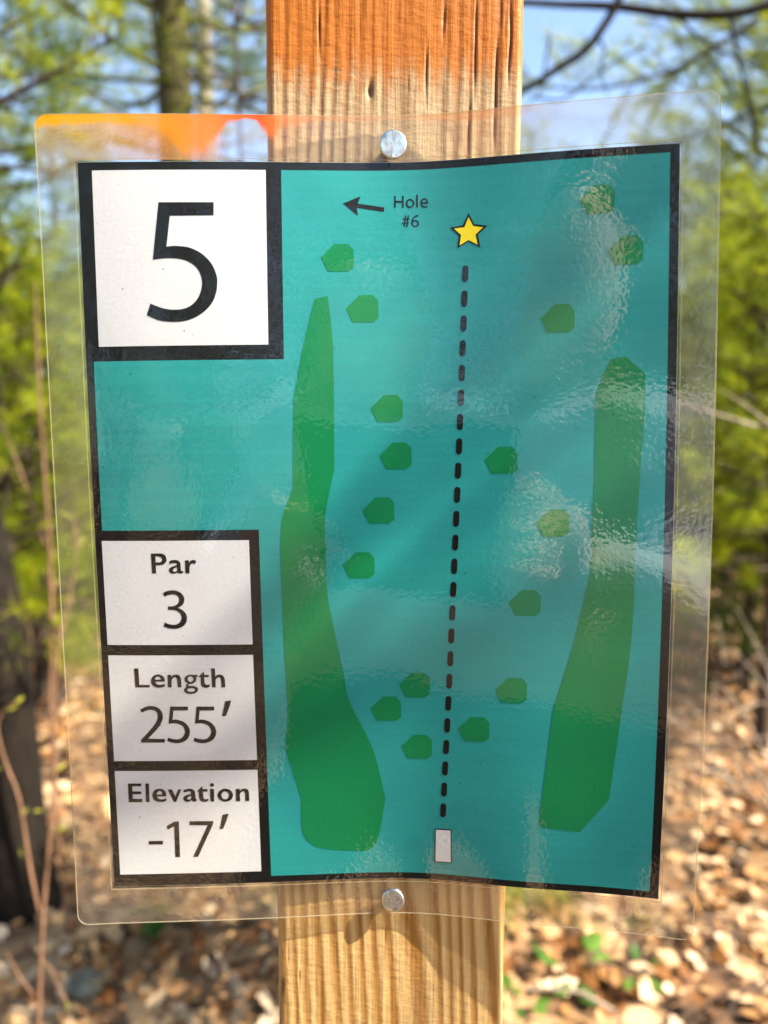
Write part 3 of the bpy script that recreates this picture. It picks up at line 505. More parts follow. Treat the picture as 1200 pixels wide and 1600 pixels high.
# the clear pouch, its sealed rim and the raised line round the paper
def rrect(w, h, r, n=7):
    out = []
    for cx, cy, a0 in ((w-r, h-r, 0), (-w+r, h-r, 90), (-w+r, -h+r, 180), (w-r, -h+r, 270)):
        for a in np.linspace(a0, a0+90, n): out.append((cx+r*math.cos(math.radians(a)), cy+r*math.sin(math.radians(a))))
    return out
fin_ = rect(PL-.35, PR+.35, PB-.35, PT+.35)
part('clear_film', [[fin_]], .62, M['film'], step=3.0)
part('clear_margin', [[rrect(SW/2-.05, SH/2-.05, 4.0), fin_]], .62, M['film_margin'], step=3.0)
def rim(name, poly, off, rad):
    pts = []
    for i in range(len(poly)):
        a, b = np.array(poly[i]), np.array(poly[(i+1) % len(poly)]); n = max(1, int(np.linalg.norm(b-a)/3))
        pts += [tuple(a+(b-a)*k/n) for k in range(n)]
    uv = np.array(pts+pts[:1]); t = Tubes(6); t.add(sheet_pt(uv[:, 0], uv[:, 1], off), [rad])
    o = link(name, t.mesh(name), M['seal']); o.parent = sign; o.matrix_parent_inverse = Matrix.Translation((0, 0, -ZB)); return o
rim('sealed_rim', rrect(SW/2-.1, SH/2-.1, 4.0), .55, .00022)
rim('paper_edge_seal', rect(PL-1.0, PR+1.0, PB-1.0, PT+1.0), .35, .00016)

# ------------------------------------------------------------------ nails
def nail(name, x, z, yh, R_, tilt, label):
    e = empty(name, (x, yh, z)); tag(e, label, 'nail', 'nails holding the sign')
    bm = bmesh.new(); prof = [(0, -.0009), (R_*.5, -.0009), (R_*.86, -.00088), (R_*.90, -.00086), (R_*.93, -.00080), (R_*.985, -.0005), (R_, -.0001), (R_*.97, .0004), (R_*.3, .0006), (.0017, .0012)]
    rg = random.Random(name+label); n = 40; rings = []
    for (r, y) in prof:
        rings.append([bm.verts.new((r*math.cos(a)*(1+.012*math.sin(3*a+1)), y+(.00006*math.sin(3*a+r*900)+rg.uniform(-.00003, .00003) if 0 < r < R_*.9 else 0), r*math.sin(a)*(1+.01*math.cos(2*a)))) for a in np.arange(n)*2*math.pi/n] if r > 0 else [bm.verts.new((0, y, 0))])
    for i in range(len(rings)-1):
        A, B = rings[i], rings[i+1]
        for k in range(n):
            if len(A) == 1: bm.faces.new((A[0], B[(k+1) % n], B[k]))
            else: bm.faces.new((A[k], A[(k+1) % n], B[(k+1) % n], B[k]))
    for f in bm.faces: f.smooth = True
    bmesh.ops.recalc_face_normals(bm, faces=bm.faces); me = bpy.data.meshes.new('head'); bm.to_mesh(me); bm.free()
    h = link('head', me, M['zinc'], e); t = Tubes(10); t.add([(0, .0004, 0), (0, .02, 0), (0, .034, 0)], [.0017, .0017, .0004]); link('shank', t.mesh('shank'), M['zinc'], e)
    e.rotation_euler = tilt
_p = px_at(614, 226, -.0038); nail('roofing_nail', _p.x, _p.z, _p.y, .00475, (.10, 0, .08), 'round galvanised nail head through the top edge of the sign')
_p = px_at(614, 1406, -.0042); nail('roofing_nail', _p.x, _p.z, _p.y, .0044, (-.16, 0, -.10), 'round galvanised nail head through the bottom edge of the sign')

# ------------------------------------------------------------------ pine trees
def needles(pos, dirs, rg, n=14, length=.085, width=.0022, spread=.75):
    k = len(pos); P = np.repeat(pos, n, 0); D = np.repeat(dirs, n, 0); m = k*n
    r = rg.normal(size=(m, 3)); r /= np.linalg.norm(r, axis=1)[:, None]
    d = D+r*spread; d /= np.linalg.norm(d, axis=1)[:, None]
    ln = length*rg.uniform(.65, 1.15, (m, 1)); side = np.cross(d, rg.normal(size=(m, 3))); side /= np.linalg.norm(side, axis=1)[:, None]+1e-9
    droop = np.zeros((m, 3)); droop[:, 2] = -.12
    tip = P+(d+droop)*ln; w = width*.5
    V = np.stack([P-side*w, P+side*w, tip], 1).reshape(-1, 3)
    F = np.arange(m*3).reshape(-1, 3); rnd = np.repeat(np.clip(np.repeat(rg.rand(k), n)*.75+rg.rand(m)*.25, 0, 1), 3)
    return V, F, rnd
def pine(seed, H, r0, c0, Lmax, step=.38, nb=5, tw=.11, tsp=.06, nn=14, nl=.085, nw=.0022, lean=(0, 0), dead=0, hmax=99, bend=0):
    """trunk tubes, limb tubes and needle arrays of one pine"""
    rg = np.random.RandomState(seed); tr = Tubes(9); lb = Tubes(5); tp_ = []; td = []; dls = []
    zz = np.linspace(-.05, min(H, hmax), 14)
    axis = lambda h: np.array([lean[0]*h+bend*math.sin(h*1.3+seed), lean[1]*h+bend*math.cos(h*1.1+seed), h])
    rad = lambda h: max(r0*(1-.92*h/H), .004)
    tr.add([axis(h) for h in zz], [rad(h)*(1+.35*math.exp(-h*6)) for h in zz])
    for h in np.arange(.5, c0, .3):                                         # dead lower limbs
        for _ in range(dead):
            a = rg.uniform(0, 2*math.pi); ln = rg.uniform(.25, .9); d = np.array([math.cos(a), math.sin(a), rg.uniform(-.15, .25)])
            q = axis(h+rg.uniform(-.1, .1)); dl = Tubes(5); dl.add([q, q+d*ln*.5+[0, 0, -.02], q+d*ln+[0, 0, -.05*ln]], [.012*ln+.004, .006, .002]); dls.append(dl)
    h = c0
    while h < min(H, hmax)-.08:
        f = (h-c0)/(H-c0); a0 = rg.uniform(0, 6.28)
        for b in range(nb):
            a = a0+b*2*math.pi/nb+rg.normal()*.25; ln = Lmax*(1-f)**.75*rg.uniform(.65, 1.1)+.08
            up = rg.uniform(.05, .35)+.5*f; d = np.array([math.cos(a), math.sin(a), up]); d /= np.linalg.norm(d); q0 = axis(h+rg.normal()*.04)
            side = np.cross(d, [0, 0, 1.0]); side /= np.linalg.norm(side)
            n = 6; ts = np.linspace(0, 1, n); wob = rg.normal(size=2)*.06*ln
            cur = lambda t: q0+d*ln*t+np.array([0, 0, 1.0])*(-.10*ln*math.sin(t*math.pi)+.16*ln*t*t)+side*wob[0]*math.sin(t*3)
            lb.add([cur(t) for t in ts], [(.0035+.008*ln)*(1-.85*t) for t in ts])
            t = .22; s = 1
            while t < 1.0:
                l2 = ln*.42*(1-t*.75)*rg.uniform(.6, 1.2)+.05; e = d*.62+side*s*rg.uniform(.5, .9)+np.array([0, 0, rg.uniform(-.1, .35)]); e /= np.linalg.norm(e); p = cur(t)
                lb.add([p, p+e*l2*.5, p+e*l2], [.0035, .0025, .0012])
                m = max(2, int(l2/tsp))
                for k in range(m):
                    g = .35+.65*(k+1)/m; tp_.append(p+e*l2*g); td.append(e)
                t += tw/ln*rg.uniform(.7, 1.3); s = -s
            for g in (.7, .85, 1.0): tp_.append(cur(g)); td.append(d)
        h += step*rg.uniform(.8, 1.15)*(1-.45*f)
    if H < hmax:
        for g in (.0, .05, .1): tp_.append(axis(H-g)); td.append(np.array([0, 0, 1.0]))
    return tr, lb, needles(np.array(tp_), np.array(td), rg, nn, nl, nw), dls
def pine_obj(name, parts, base, label, cat='tree', bark='bark', needle='needle', group=None, rot=0, trunk=True):
    e = empty(name, base); e.rotation_euler = (0, 0, rot); tag(e, label, cat, group or ('young pines behind the sign' if name == 'pine_sapling' else 'taller pines behind the sign'))
    tr, lb, nd, dls = parts
    for dl in dls: link('dead_limb', dl.mesh('dead_limb'), M[bark], e)
    t = link('trunk', tr.mesh('trunk') if isinstance(tr, Tubes) else tr, M[bark], e)
    l = link('limbs', lb.mesh('limbs') if isinstance(lb, Tubes) else lb, M[bark], e)
    c = link('crown', fast_mesh('crown', nd[0], nd[1], False, {'rnd': nd[2]}) if isinstance(nd, tuple) else nd, M[needle], e)
    return e, (t.data, l.data, c.data)
def gpos(px, y):                                                             # ground point under photo column px at depth y
    p = px_at(px, 700, y); return (p.x, y, float(gz(p.x, y)))
# young pines close behind the sign
pine_obj('pine_sapling', pine(11, 1.85, .02, .62, .70, .15, 6, .05, .03, 20, .085, .0028), gpos(5, 2.1), 'sunlit young pine at the left edge, nearest pine left of the sign')
pine_obj('pine_sapling', pine(12, 2.0, .024, .75, .95, .16, 6, .05, .03, 20, .09, .0028), gpos(1215, 2.6), 'sunlit young pine at the right edge beside the sign')
pine_obj('pine_sapling', pine(13, 2.2, .022, .45, 1.0, .2, 6, .06, .04, 18, .09, .003), gpos(110, 3.7), 'slender young pine standing behind the left margin of the sign')
pine_obj('pine_sapling', pine(14, 2.8, .02, .6, 1.1, .2, 6, .06, .04, 18, .09, .0032), gpos(1090, 4.3), 'young pine hidden behind the right half of the sign')
pine_obj('pine_sapling', pine(15, 1.2, .012, .62, .30, .13, 6, .05, .03, 18, .08, .0028), (.04, 1.03, 0), 'added small pine, unseen behind the middle of the sign, shading the ground')  # unseen pine put in to shade the leaf litter at lower left
pine_obj('pine_sapling', pine(18, 1.3, .012, .66, .34, .13, 6, .05, .03, 18, .08, .0028), (.26, 1.42, 0), 'added small pine, unseen behind the lower right of the map, shading the ground')  # also added out of sight, its shade falls on the ground further left
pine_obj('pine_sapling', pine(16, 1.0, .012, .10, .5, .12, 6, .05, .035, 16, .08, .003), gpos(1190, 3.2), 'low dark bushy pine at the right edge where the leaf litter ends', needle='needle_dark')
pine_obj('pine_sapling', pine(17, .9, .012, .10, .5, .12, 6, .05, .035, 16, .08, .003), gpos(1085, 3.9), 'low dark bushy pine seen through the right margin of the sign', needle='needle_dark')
pine_obj('pine_sapling', pine(19, .90, .010, .46, .28, .10, 6, .045, .03, 18, .07, .0028), (.10, 1.17, 0), 'smallest added pine, unseen behind the bottom edge of the sign, shading the ground')  # low unseen shadow caster added for the litter left of the post
pine_obj('pine_sapling', pine(51, 2.1, .022, .55, .8, .15, 6, .05, .032, 20, .09, .0030), gpos(25, 3.0), 'dense young pine filling the left edge behind the nearest one', needle='needle')
pine_obj('pine_sapling', pine(52, 2.3, .022, .6, .9, .15, 6, .05, .032, 20, .09, .0032), gpos(1180, 3.5), 'dense young pine filling the right edge behind the nearest one', needle='needle')
# taller pines
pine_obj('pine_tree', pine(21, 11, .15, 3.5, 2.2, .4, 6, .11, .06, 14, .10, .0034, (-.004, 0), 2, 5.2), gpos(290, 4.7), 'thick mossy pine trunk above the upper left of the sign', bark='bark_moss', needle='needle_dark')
pine_obj('pine_tree', pine(22, 9, .165, 4.2, 1.9, .4, 6, .13, .07, 13, .11, .0042, (.004, 0), 2, 6), gpos(330, 7.6), 'pale sunlit trunk right behind the thick mossy one', bark='bark_pale', needle='needle')
pine_obj('pine_tree', pine(23, 5, .034, 3.3, .9, .4, 5, .15, .08, 10, .09, .003, (-.028, 0), 2, 5), gpos(405, 4.3), 'thin leaning trunk just left of the orange post top', needle='needle')
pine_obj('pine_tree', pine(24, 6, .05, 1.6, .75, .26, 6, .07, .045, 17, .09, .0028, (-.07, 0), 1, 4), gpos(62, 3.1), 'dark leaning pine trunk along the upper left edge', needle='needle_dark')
pine_obj('pine_tree', pine(25, 7, .075, 1.5, 1.9, .28, 6, .08, .05, 16, .10, .003, (0, 0), 1, 4.8), gpos(1290, 4.6), 'spreading pine whose green boughs fill the upper right', needle='needle')

# ------------------------------------------------------------------ broad-leaved trees and twigs
def woody(name, loc_paths, label, cat, bark, buds=None, group=None, n=7):
    """loc_paths: [(part name, points, radii)] in world space; first point is the base"""
    base = Vector(tuple(loc_paths[0][1][0])); e = empty(name, base); tag(e, label, cat, group)
    for nm, pts, rad in loc_paths:
        P = smooth_path([Vector(tuple(p))-base for p in pts], 6); R = np.interp(np.linspace(0, 1, len(P)), np.linspace(0, 1, len(rad)), rad)
        t = Tubes(n); t.add(P, R); link(nm, t.mesh(nm), M[bark], e)
    for (p, d, ln) in (buds or []):
        link('bud', bud_mesh(Vector(tuple(p))-base, Vector(tuple(d)), ln), M['bud'], e)
    return e
def bud_mesh(p, d, ln):
    d = d.normalized(); sx = d.orthogonal().normalized(); sy = d.cross(sx); V = []; F = []
    prof = [(0, .05), (.25, .16), (.55, .20), (.8, .12), (1, .01)]; n = 6
    for k, (t, r) in enumerate(prof):
        for j in range(n):
            a = j*2*math.pi/n; V.append(tuple(p+d*ln*t+(sx*math.cos(a)*.7+sy*math.sin(a)*1.2)*r*ln+sx*ln*.18*t*t))
    for k in range(len(prof)-1):
        for j in range(n): F.append((k*n+j, k*n+(j+1) % n, (k+1)*n+(j+1) % n, (k+1)*n+j))
    return fast_mesh('bud', V, F, True, {'rnd': np.random.RandomState(int(abs(p.x*1e4)) % 9999).rand(len(V))*0+random.random()})
random.seed(5)
# dark trunk low at the left edge
b = gpos(-5, 1.62); woody('tree_trunk', [('trunk', [(b[0]+.02, b[1], -.05), (b[0]+.005, b[1], .25), (b[0]-.03, b[1]+.03, .7), (b[0]-.14, b[1]+.1, 1.2), (b[0]-.5, b[1]+.2, 2.4), (b[0]-.8, b[1]+.3, 3.4)], [.095, .07, .062, .055, .045, .03]),
    ('limb', [(b[0]-.17, b[1]+.1, 1.3), (b[0]-.6, b[1]+.4, 1.6), (b[0]-1.2, b[1]+.5, 2.2)], [.025, .018, .008])], 'dark rough trunk rising from leaf litter at the lower left edge', 'tree', 'bark_dark', n=12)
# tree outside the right edge whose bare limb crosses the upper right corner
Y = 2.9; rb = gpos(1700, 3.2)
bp_ = lambda x, y, dy=0: px_at(x, y, Y+dy)
paths = [('trunk', [(rb[0], rb[1], -.05), (rb[0]-.02, rb[1], 1.5), (rb[0]-.05, rb[1], 3.0), (rb[0], rb[1], 4.6)], [.12, .1, .085, .05]),
 ('limb', [(rb[0]-.04, rb[1], 2.75), bp_(1420, -120), bp_(1290, -25), bp_(1200, 8), bp_(1140, 22), bp_(1060, 22), bp_(960, 10), bp_(880, 7), bp_(790, 4), bp_(690, 14, .2), bp_(600, -10, .3)], [.04, .032, .026, .021, .02, .019, .017, .014, .012, .008, .004]),
 ('limb', [bp_(1010, -150, .1), bp_(985, -60), bp_(966, 0), bp_(945, 38), bp_(915, 78), bp_(870, 108), bp_(826, 136), bp_(760, 160, .1), bp_(660, 200, .2)], [.018, .018, .018, .018, .018, .016, .014, .010, .004]),
 ('twig', [bp_(1140, 24), bp_(1152, 80), bp_(1168, 150), bp_(1180, 205), bp_(1186, 260)], [.009, .007, .009, .010, .004]),
 ('twig', [bp_(1168, 150), bp_(1176, 100, .05), bp_(1196, 60, .1)], [.005, .004, .002]),
 ('twig', [bp_(1052, 20), bp_(1100, 65), bp_(1150, 90), bp_(1230, 130)], [.007, .006, .005, .003]),
 ('twig', [bp_(935, 60), bp_(945, 80), bp_(938, 110, .05), bp_(950, 150, .1)], [.006, .005, .004, .002]),
 ('twig', [bp_(830, 150), bp_(880, 155), bp_(940, 110, .2), bp_(1010, 70, .2)], [.004, .005, .006, .004]),
 ('twig', [bp_(860, 55), bp_(853, 95), bp_(845, 140), bp_(820, 170)], [.005, .005, .004, .002]),
 ('twig', [bp_(1098, 80), bp_(1130, 120, .1), bp_(1165, 170, .1), bp_(1200, 200, .1)], [.005, .005, .004, .003])]
woody('bare_tree', paths, 'bare limb with twigs crossing the sky at the upper right', 'tree', 'bark_dark')
# bough tips hanging into view: limb with needles at the top left
def bough(name, pts, rad, label, seed, needle='needle', nn=14, nl=.085, side=.22, bark='bark', tw=.05, sp=.04):
    rg = np.random.RandomState(seed); base = Vector(tuple(pts[0])); e = empty(name, base); tag(e, label, 'branch', 'pine boughs around the sign')
    P = np.array(smooth_path([Vector(tuple(p))-base for p in pts], 10)); t = Tubes(6); t.add(P, np.interp(np.linspace(0, 1, len(P)), np.linspace(0, 1, len(rad)), rad))
    tp_ = []; td = []; seg = np.linalg.norm(np.diff(P, axis=0), axis=1); cum = np.concatenate([[0], np.cumsum(seg)]); s = cum[-1]*.25; k = 1
    while s < cum[-1]:
        p = np.array([np.interp(s, cum, P[:, i]) for i in range(3)]); q = np.array([np.interp(min(s+.03, cum[-1]), cum, P[:, i]) for i in range(3)]); d = q-p; d /= np.linalg.norm(d)+1e-9
        sd = np.cross(d, rg.normal(size=3)); sd /= np.linalg.norm(sd); e_ = d*.6+sd*.8; e_ /= np.linalg.norm(e_); l2 = side*rg.uniform(.4, 1.1)
        t.add([p, p+e_*l2*.5, p+e_*l2], [.003, .002, .001])
        for g in np.arange(.04, l2, sp): tp_.append(p+e_*g); td.append(e_)
        tp_.append(p+e_*l2); td.append(e_); s += tw*rg.uniform(.6, 1.4); k = -k
    tp_.append(P[-1]); td.append(P[-1]-P[-3]); td = np.array(td); td /= np.linalg.norm(td, axis=1)[:, None]
    nd = needles(np.array(tp_), td, rg, nn, nl, .0018, .7)
    link('limb', t.mesh('limb'), M[bark], e); link('foliage', fast_mesh('foliage', nd[0], nd[1], False, {'rnd': nd[2]}), M[needle], e)
Y = 1.55; q = lambda x, y, dy=0: px_at(x, y, Y+dy)
bough('pine_bough', [q(-330, 330, .3), q(-150, 240), q(0, 158), q(60, 128), q(140, 82), q(185, 55)], [.012, .01, .007, .006, .004, .002], 'leafy pine bough reaching in from the upper left edge', 41, 'needle', nn=22, side=.19, tw=.03)
bough('pine_bough', [px_at(-300, 60, 1.9), px_at(-120, 70, 1.9), px_at(-20, 60, 1.9), px_at(60, 20, 1.9)], [.012, .01, .006, .002], 'pine bough at the very top left corner', 42, 'needle', nn=22, side=.2, tw=.03)
bough('pine_bough', [px_at(1500, 180, 2.3), px_at(1330, 250, 2.3), px_at(1200, 335, 2.3), px_at(1110, 330, 2.3), px_at(1010, 350, 2.3)], [.012, .01, .008, .005, .002], 'bright pine bough hanging behind the right margin of the sign', 43, 'needle', nn=22, side=.24, tw=.03)
bough('pine_bough', [px_at(-260, 250, 1.9), px_at(-100, 262, 1.9), px_at(20, 262, 1.9), px_at(110, 275, 1.9), px_at(200, 280, 1.9)], [.01, .008, .006, .004, .002], 'thin pine bough level behind the top left corner of the sign', 44, 'needle_dark', side=.1, tw=.12)
def shade(px, py, dist): return px_at(px, py, -.01)+SUN_DIR*dist
bough('pine_bough', [shade(-500, 1500, 1.9), shade(-100, 1330, 1.8), shade(300, 1190, 1.75), shade(650, 1050, 1.7), shade(980, 960, 1.7), shade(1200, 900, 1.7)], [.012, .01, .008, .006, .004, .002], 'pine bough overhead, out of frame, shading the lower part of the sign', 45, 'needle', nn=6, side=.13, tw=.045, sp=.05)
bough('pine_bough', [shade(1700, 200, 1.5), shade(1350, 300, 1.5), shade(1050, 370, 1.5), shade(820, 440, 1.5)], [.010, .008, .005, .002], 'pine bough overhead, out of frame, shading the upper right of the sign', 46, 'needle', nn=10, side=.10, tw=.045, sp=.05)
bough('pine_bough', [px_at(1420, -120, 3.6), px_at(1200, 20, 3.6), px_at(1050, 110, 3.6), px_at(900, 140, 3.6), px_at(800, 110, 3.6)], [.02, .016, .010, .006, .002], 'pale green pine bough behind the bare limb at the upper right', 47, 'needle', nn=20, nl=.10, side=.34, tw=.045)
bough('pine_bough', [px_at(1440, 130, 3.9), px_at(1230, 160, 3.9), px_at(1080, 215, 3.9), px_at(960, 250, 3.9), px_at(840, 300, 3.9)], [.02, .016, .010, .006, .002], 'pine bough drooping behind the top right corner of the sign', 48, 'needle', nn=20, nl=.10, side=.40, tw=.045)
# budding shoots at the lower left
Y = .80; w = lambda x, y, dy=0: px_at(x, y, Y+dy)
g0 = w(62, 1600); gb = Vector((g0.x-.03, g0.y+.02, float(gz(g0.x, g0.y))))
sh = [('stem', [gb, Vector((g0.x-.01, g0.y+.01, .35)), w(60, 1600), w(66, 1450), w(76, 1330), w(84, 1220), w(84, 1100), w(92, 1010), w(110, 930, .02), w(120, 850, .03), w(112, 800, .03)], [.0045, .0038, .0032, .0030, .0028, .0026, .0024, .0022, .0019, .0015, .0010]),
 ('twig', [w(68, 1440), w(58, 1410), w(45, 1345), w(30, 1250), w(8, 1190), w(-4, 1140), w(6, 1110), w(28, 1095)], [.0026, .0025, .0024, .0022, .0019, .0016, .0013, .0010]),
 ('twig', [w(66, 1500), w(80, 1515), w(92, 1545), w(104, 1570), w(104, 1640)], [.0012, .0013, .0012, .0011, .0010]),
 ('twig', [w(12, 1490), w(30, 1525), w(50, 1552), w(66, 1580)], [.0008, .0018, .0016, .0014])]
bd = []
for (x, y, dx, dy, ln) in ((20, 1102, .8, .5, .020), (10, 1110, .9, .2, .016), (30, 1276, .8, .6, .017), (34, 1338, -.5, .9, .016), (86, 1300, .9, .25, .020), (86, 1205, .8, .4, .018), (66, 1267, -.9, .2, .014), (104, 1566, .3, -.8, .013),
                        (96, 912, -.9, .5, .016), (116, 905, .8, .5, .017), (122, 858, .2, .9, .022), (112, 812, -.7, .6, .024), (2, 1202, -.9, .3, .012), (92, 1010, .9, .4, .014)):
    bd.append((w(x, y), RIGHT*dx+UP*dy+FWD*random.uniform(-.3, .3), ln))
woody('budding_shoot', sh, 'slender reddish shoot with pale opening buds at the lower left', 'shrub', 'twig', bd)
# second, thinner shoots further back on the left
for (x0, y0, x1, y1, yy, lb_) in ((82, 1180, 62, 620, 1.5, 'thin dark sapling stem behind the budding shoot on the left'),):
    p0, p1 = px_at(x0, y0, yy), px_at(x1, y1, yy); bs_ = Vector((p0.x+.02, p0.y, float(gz(p0.x, p0.y))))
    woody('sapling_stem', [('stem', [bs_, p0, p0.lerp(p1, .5)+Vector((.012, 0, 0)), p1, p1+(p1-p0)*.3], [.006, .005, .004, .003, .0015]), ('twig', [p0.lerp(p1, .6), p0.lerp(p1, .75)+Vector((-.07, .03, .05)), p1+Vector((-.12, .04, -.05))], [.003, .002, .001])], lb_, 'sapling', 'twig' if x0 > 50 else 'twig_pale')
# dead brush at the right
def brush(name, bx, by, yy, n, seed, label, h=.55, spread=.5, bark='twig_pale', tilt=-.4):
    rg = random.Random(seed); p = px_at(bx, by, yy); base = Vector((p.x, p.y, float(gz(p.x, p.y)))); e = empty(name, base); tag(e, label, 'shrub', 'dead brush under the pines')
    for i in range(n):
        d = Vector((rg.uniform(-spread, spread)+tilt, rg.uniform(-spread, spread)*.6, rg.uniform(.5, 1))).normalized(); ln = h*rg.uniform(.6, 1.3); bnd = Vector((rg.uniform(-.2, .2), rg.uniform(-.2, .2), rg.uniform(-.35, .05)))*ln
        pts = [Vector((0, 0, 0)), d*ln*.35, d*ln*.7+bnd*.4, d*ln+bnd]
        t = Tubes(5); t.add(smooth_path(pts, 4), np.interp(np.linspace(0, 1, 13), [0, 1], [.006, .0015]))
        for k in range(3):
            f = rg.uniform(.4, .9); q0 = d*ln*f+bnd*.4*f; q1 = q0+Vector((rg.uniform(-.5, .5), rg.uniform(-.4, .4), rg.uniform(-.1, .6)))*ln*.35; t.add([q0, q0.lerp(q1, .5)+Vector((0, 0, .01)), q1], [.0026, .002, .001])
        link('twig', t.mesh('twig'), M[bark], e)
brush('dead_brush', 1275, 900, 1.9, 11, 3, 'tangle of bare pale twigs in the dark gap at the right edge', .75, .45)
brush('dead_brush', 40, 900, 3.0, 8, 4, 'bare twiggy brush in front of the pines at the left', .7, .6, 'twig', .1)
p0, p1 = px_at(1320, 700, 1.35), px_at(1040, 622, 1.35)
woody('dead_twig', [('twig', [Vector((p0.x+.25, 1.4, .02)), Vector((p0.x+.15, 1.38, .6)), p0, p0.lerp(p1, .5)+Vector((0, 0, -.006)), p1], [.008, .007, .0055, .004, .0015]), ('twig', [p0.lerp(p1, .4), p0.lerp(p1, .55)+Vector((0, 0, .03)), p0.lerp(p1, .7)+Vector((0, 0, .05))], [.003, .002, .001])], 'pale bare twig level with the middle of the right margin', 'twig', 'twig_pale')
# ------------------------------------------------------------------ leaf litter
def leaf_outline(kind):
    if kind == 0:                                   # lobed oak leaf: half outline (along, half width)
        return [(0, .02), (.12, .10), (.22, .26), (.32, .14), (.45, .34), (.56, .18), (.70, .32), (.82, .16), (.92, .14), (1, .01)]
    if kind == 1: return [(0, .02), (.15, .16), (.35, .30), (.55, .33), (.75, .24), (.9, .1), (1, .01)]
    return [(0, .02), (.2, .30), (.3, .42), (.42, .24), (.6, .38), (.72, .2), (1, .01)]
def leaf_geo(rg, size, kind, strip=2):
    out = leaf_outline(kind); c1, c2, tw = rg.uniform(-.8, .8), rg.uniform(-.6, 1.0), rg.uniform(-.6, .6); V = []
    for (t, wd) in out:
        x = t-.5
        for s in (-1, -.5, 0, .5, 1):
            y = s*wd*.85; z = c1*.5*x*x + c2*y*y*2.2 + tw*x*y
            V.append((x*size, y*size, z*size))
    F = []
    for k in range(len(out)-1):
        for j in range(4): F.append((k*5+j, k*5+j+1, k*5+6+j, k*5+5+j))
    return np.array(V), np.array(F)
rg = np.random.RandomState(77)
protos = [leaf_geo(rg, 1.0, k % 3) for k in range(12)]
pm = [fast_mesh('dry_leaf', V*.056, F, True) for V, F in protos]
for m_ in pm: m_.materials.append(M['leaf_one'])
def rotm(a, b, c):
    return (Matrix.Rotation(c, 3, 'Z') @ Matrix.Rotation(b, 3, 'Y') @ Matrix.Rotation(a, 3, 'X'))
# 300 leaves of the nearest visible litter, each on its own
spots = []
while len(spots) < 300:
    y = rg.uniform(1.25, 2.9); px = rg.choice([rg.uniform(60, 470), rg.uniform(760, 1230)]); p = px_at(px, 700, y); spots.append((p.x, y))
for i, (x, y) in enumerate(spots):
    o = bpy.data.objects.new('dry_leaf', pm[i % 12]); COL.objects.link(o); o.parent = ground
    s = rg.uniform(.7, 1.25); o.scale = (s, s, s); o.location = (x, y, float(gz(x, y))+.022+rg.uniform(0, .02))
    o.rotation_euler = (rg.normal()*.45, rg.normal()*.35, rg.uniform(0, 6.28))
# the mass of the litter
def litter(n, area, seed, z0=.006, zr=.02):
    rg = np.random.RandomState(seed); VV = []; FF = []; RR = []; c = 0
    for i in range(n):
        x, y = area(rg); V, F = protos[rg.randint(12)]; s = .052*rg.uniform(.45, 1.5)
        Rm = np.array(rotm(rg.normal()*.5, rg.normal()*.45, rg.uniform(0, 6.28)))
        VV.append(V@Rm.T*s+[x, y, float(gz(x, y))+z0+rg.uniform(0, zr)]); FF.append(F+c); c += len(V); RR.append(np.full(len(V), rg.rand()))
    return fast_mesh('leaf_litter', np.concatenate(VV), np.concatenate(FF), True, {'rnd': np.concatenate(RR)})
def front_area(rg):
    y = math.sqrt(rg.uniform(1.0, 6.8**2)); return rg.uniform(-.75, .75)*(y+.35), y
lit = link('leaf_litter', litter(20000, front_area, 5), M['leaf_many'], ground); lit['kind'] = 'stuff'
# small green seedlings
def seedling(px, py, n, size, label, seed):
    rg = random.Random(seed); d = (px_at(px, py, 1.0)-CAM); p = CAM+d*((.02-CAM.z)/d.z); base = Vector((p.x, p.y, float(gz(p.x, p.y)))); e = empty('seedling_plant', base); tag(e, label, 'plant', 'green seedlings in the leaf litter')
    for i in range(n):
        a = rg.uniform(0, 6.28); d = Vector((math.cos(a), math.sin(a), rg.uniform(.5, 1.3))).normalized(); tip = d*size*rg.uniform(.7, 1.3); t = Tubes(4); t.add([(0, 0, 0), tip*.5, tip], [.0012, .001, .0008]); link('stem', t.mesh('stem'), M['seedling'], e)
        V, F = leaf_geo(np.random.RandomState(seed*50+i), size*rg.uniform(.7, 1.1), 1); V = (V+[size*.45, 0, 0])@np.array(rotm(rg.uniform(-.4, .4), rg.uniform(-.5, .2), a)).T+np.array(tip)
        link('leaf', fast_mesh('leaf', V, F, True, {'rnd': np.full(len(V), rg.random())}), M['seedling'], e)
seedling(895, 1510, 8, .07, 'leafy green seedling in the leaf litter just right of the post', 1)
seedling(812, 1570, 5, .05, 'small green seedling beside the foot of the post at the right', 2)
seedling(1000, 1515, 4, .045, 'tiny green seedling furthest right in the sunny litter', 3)
seedling(975, 1300, 4, .06, 'green seedling behind the lower right of the sign', 4)
seedling(300, 1410, 9, .10, 'low green plant behind the lower left corner of the sign', 5)
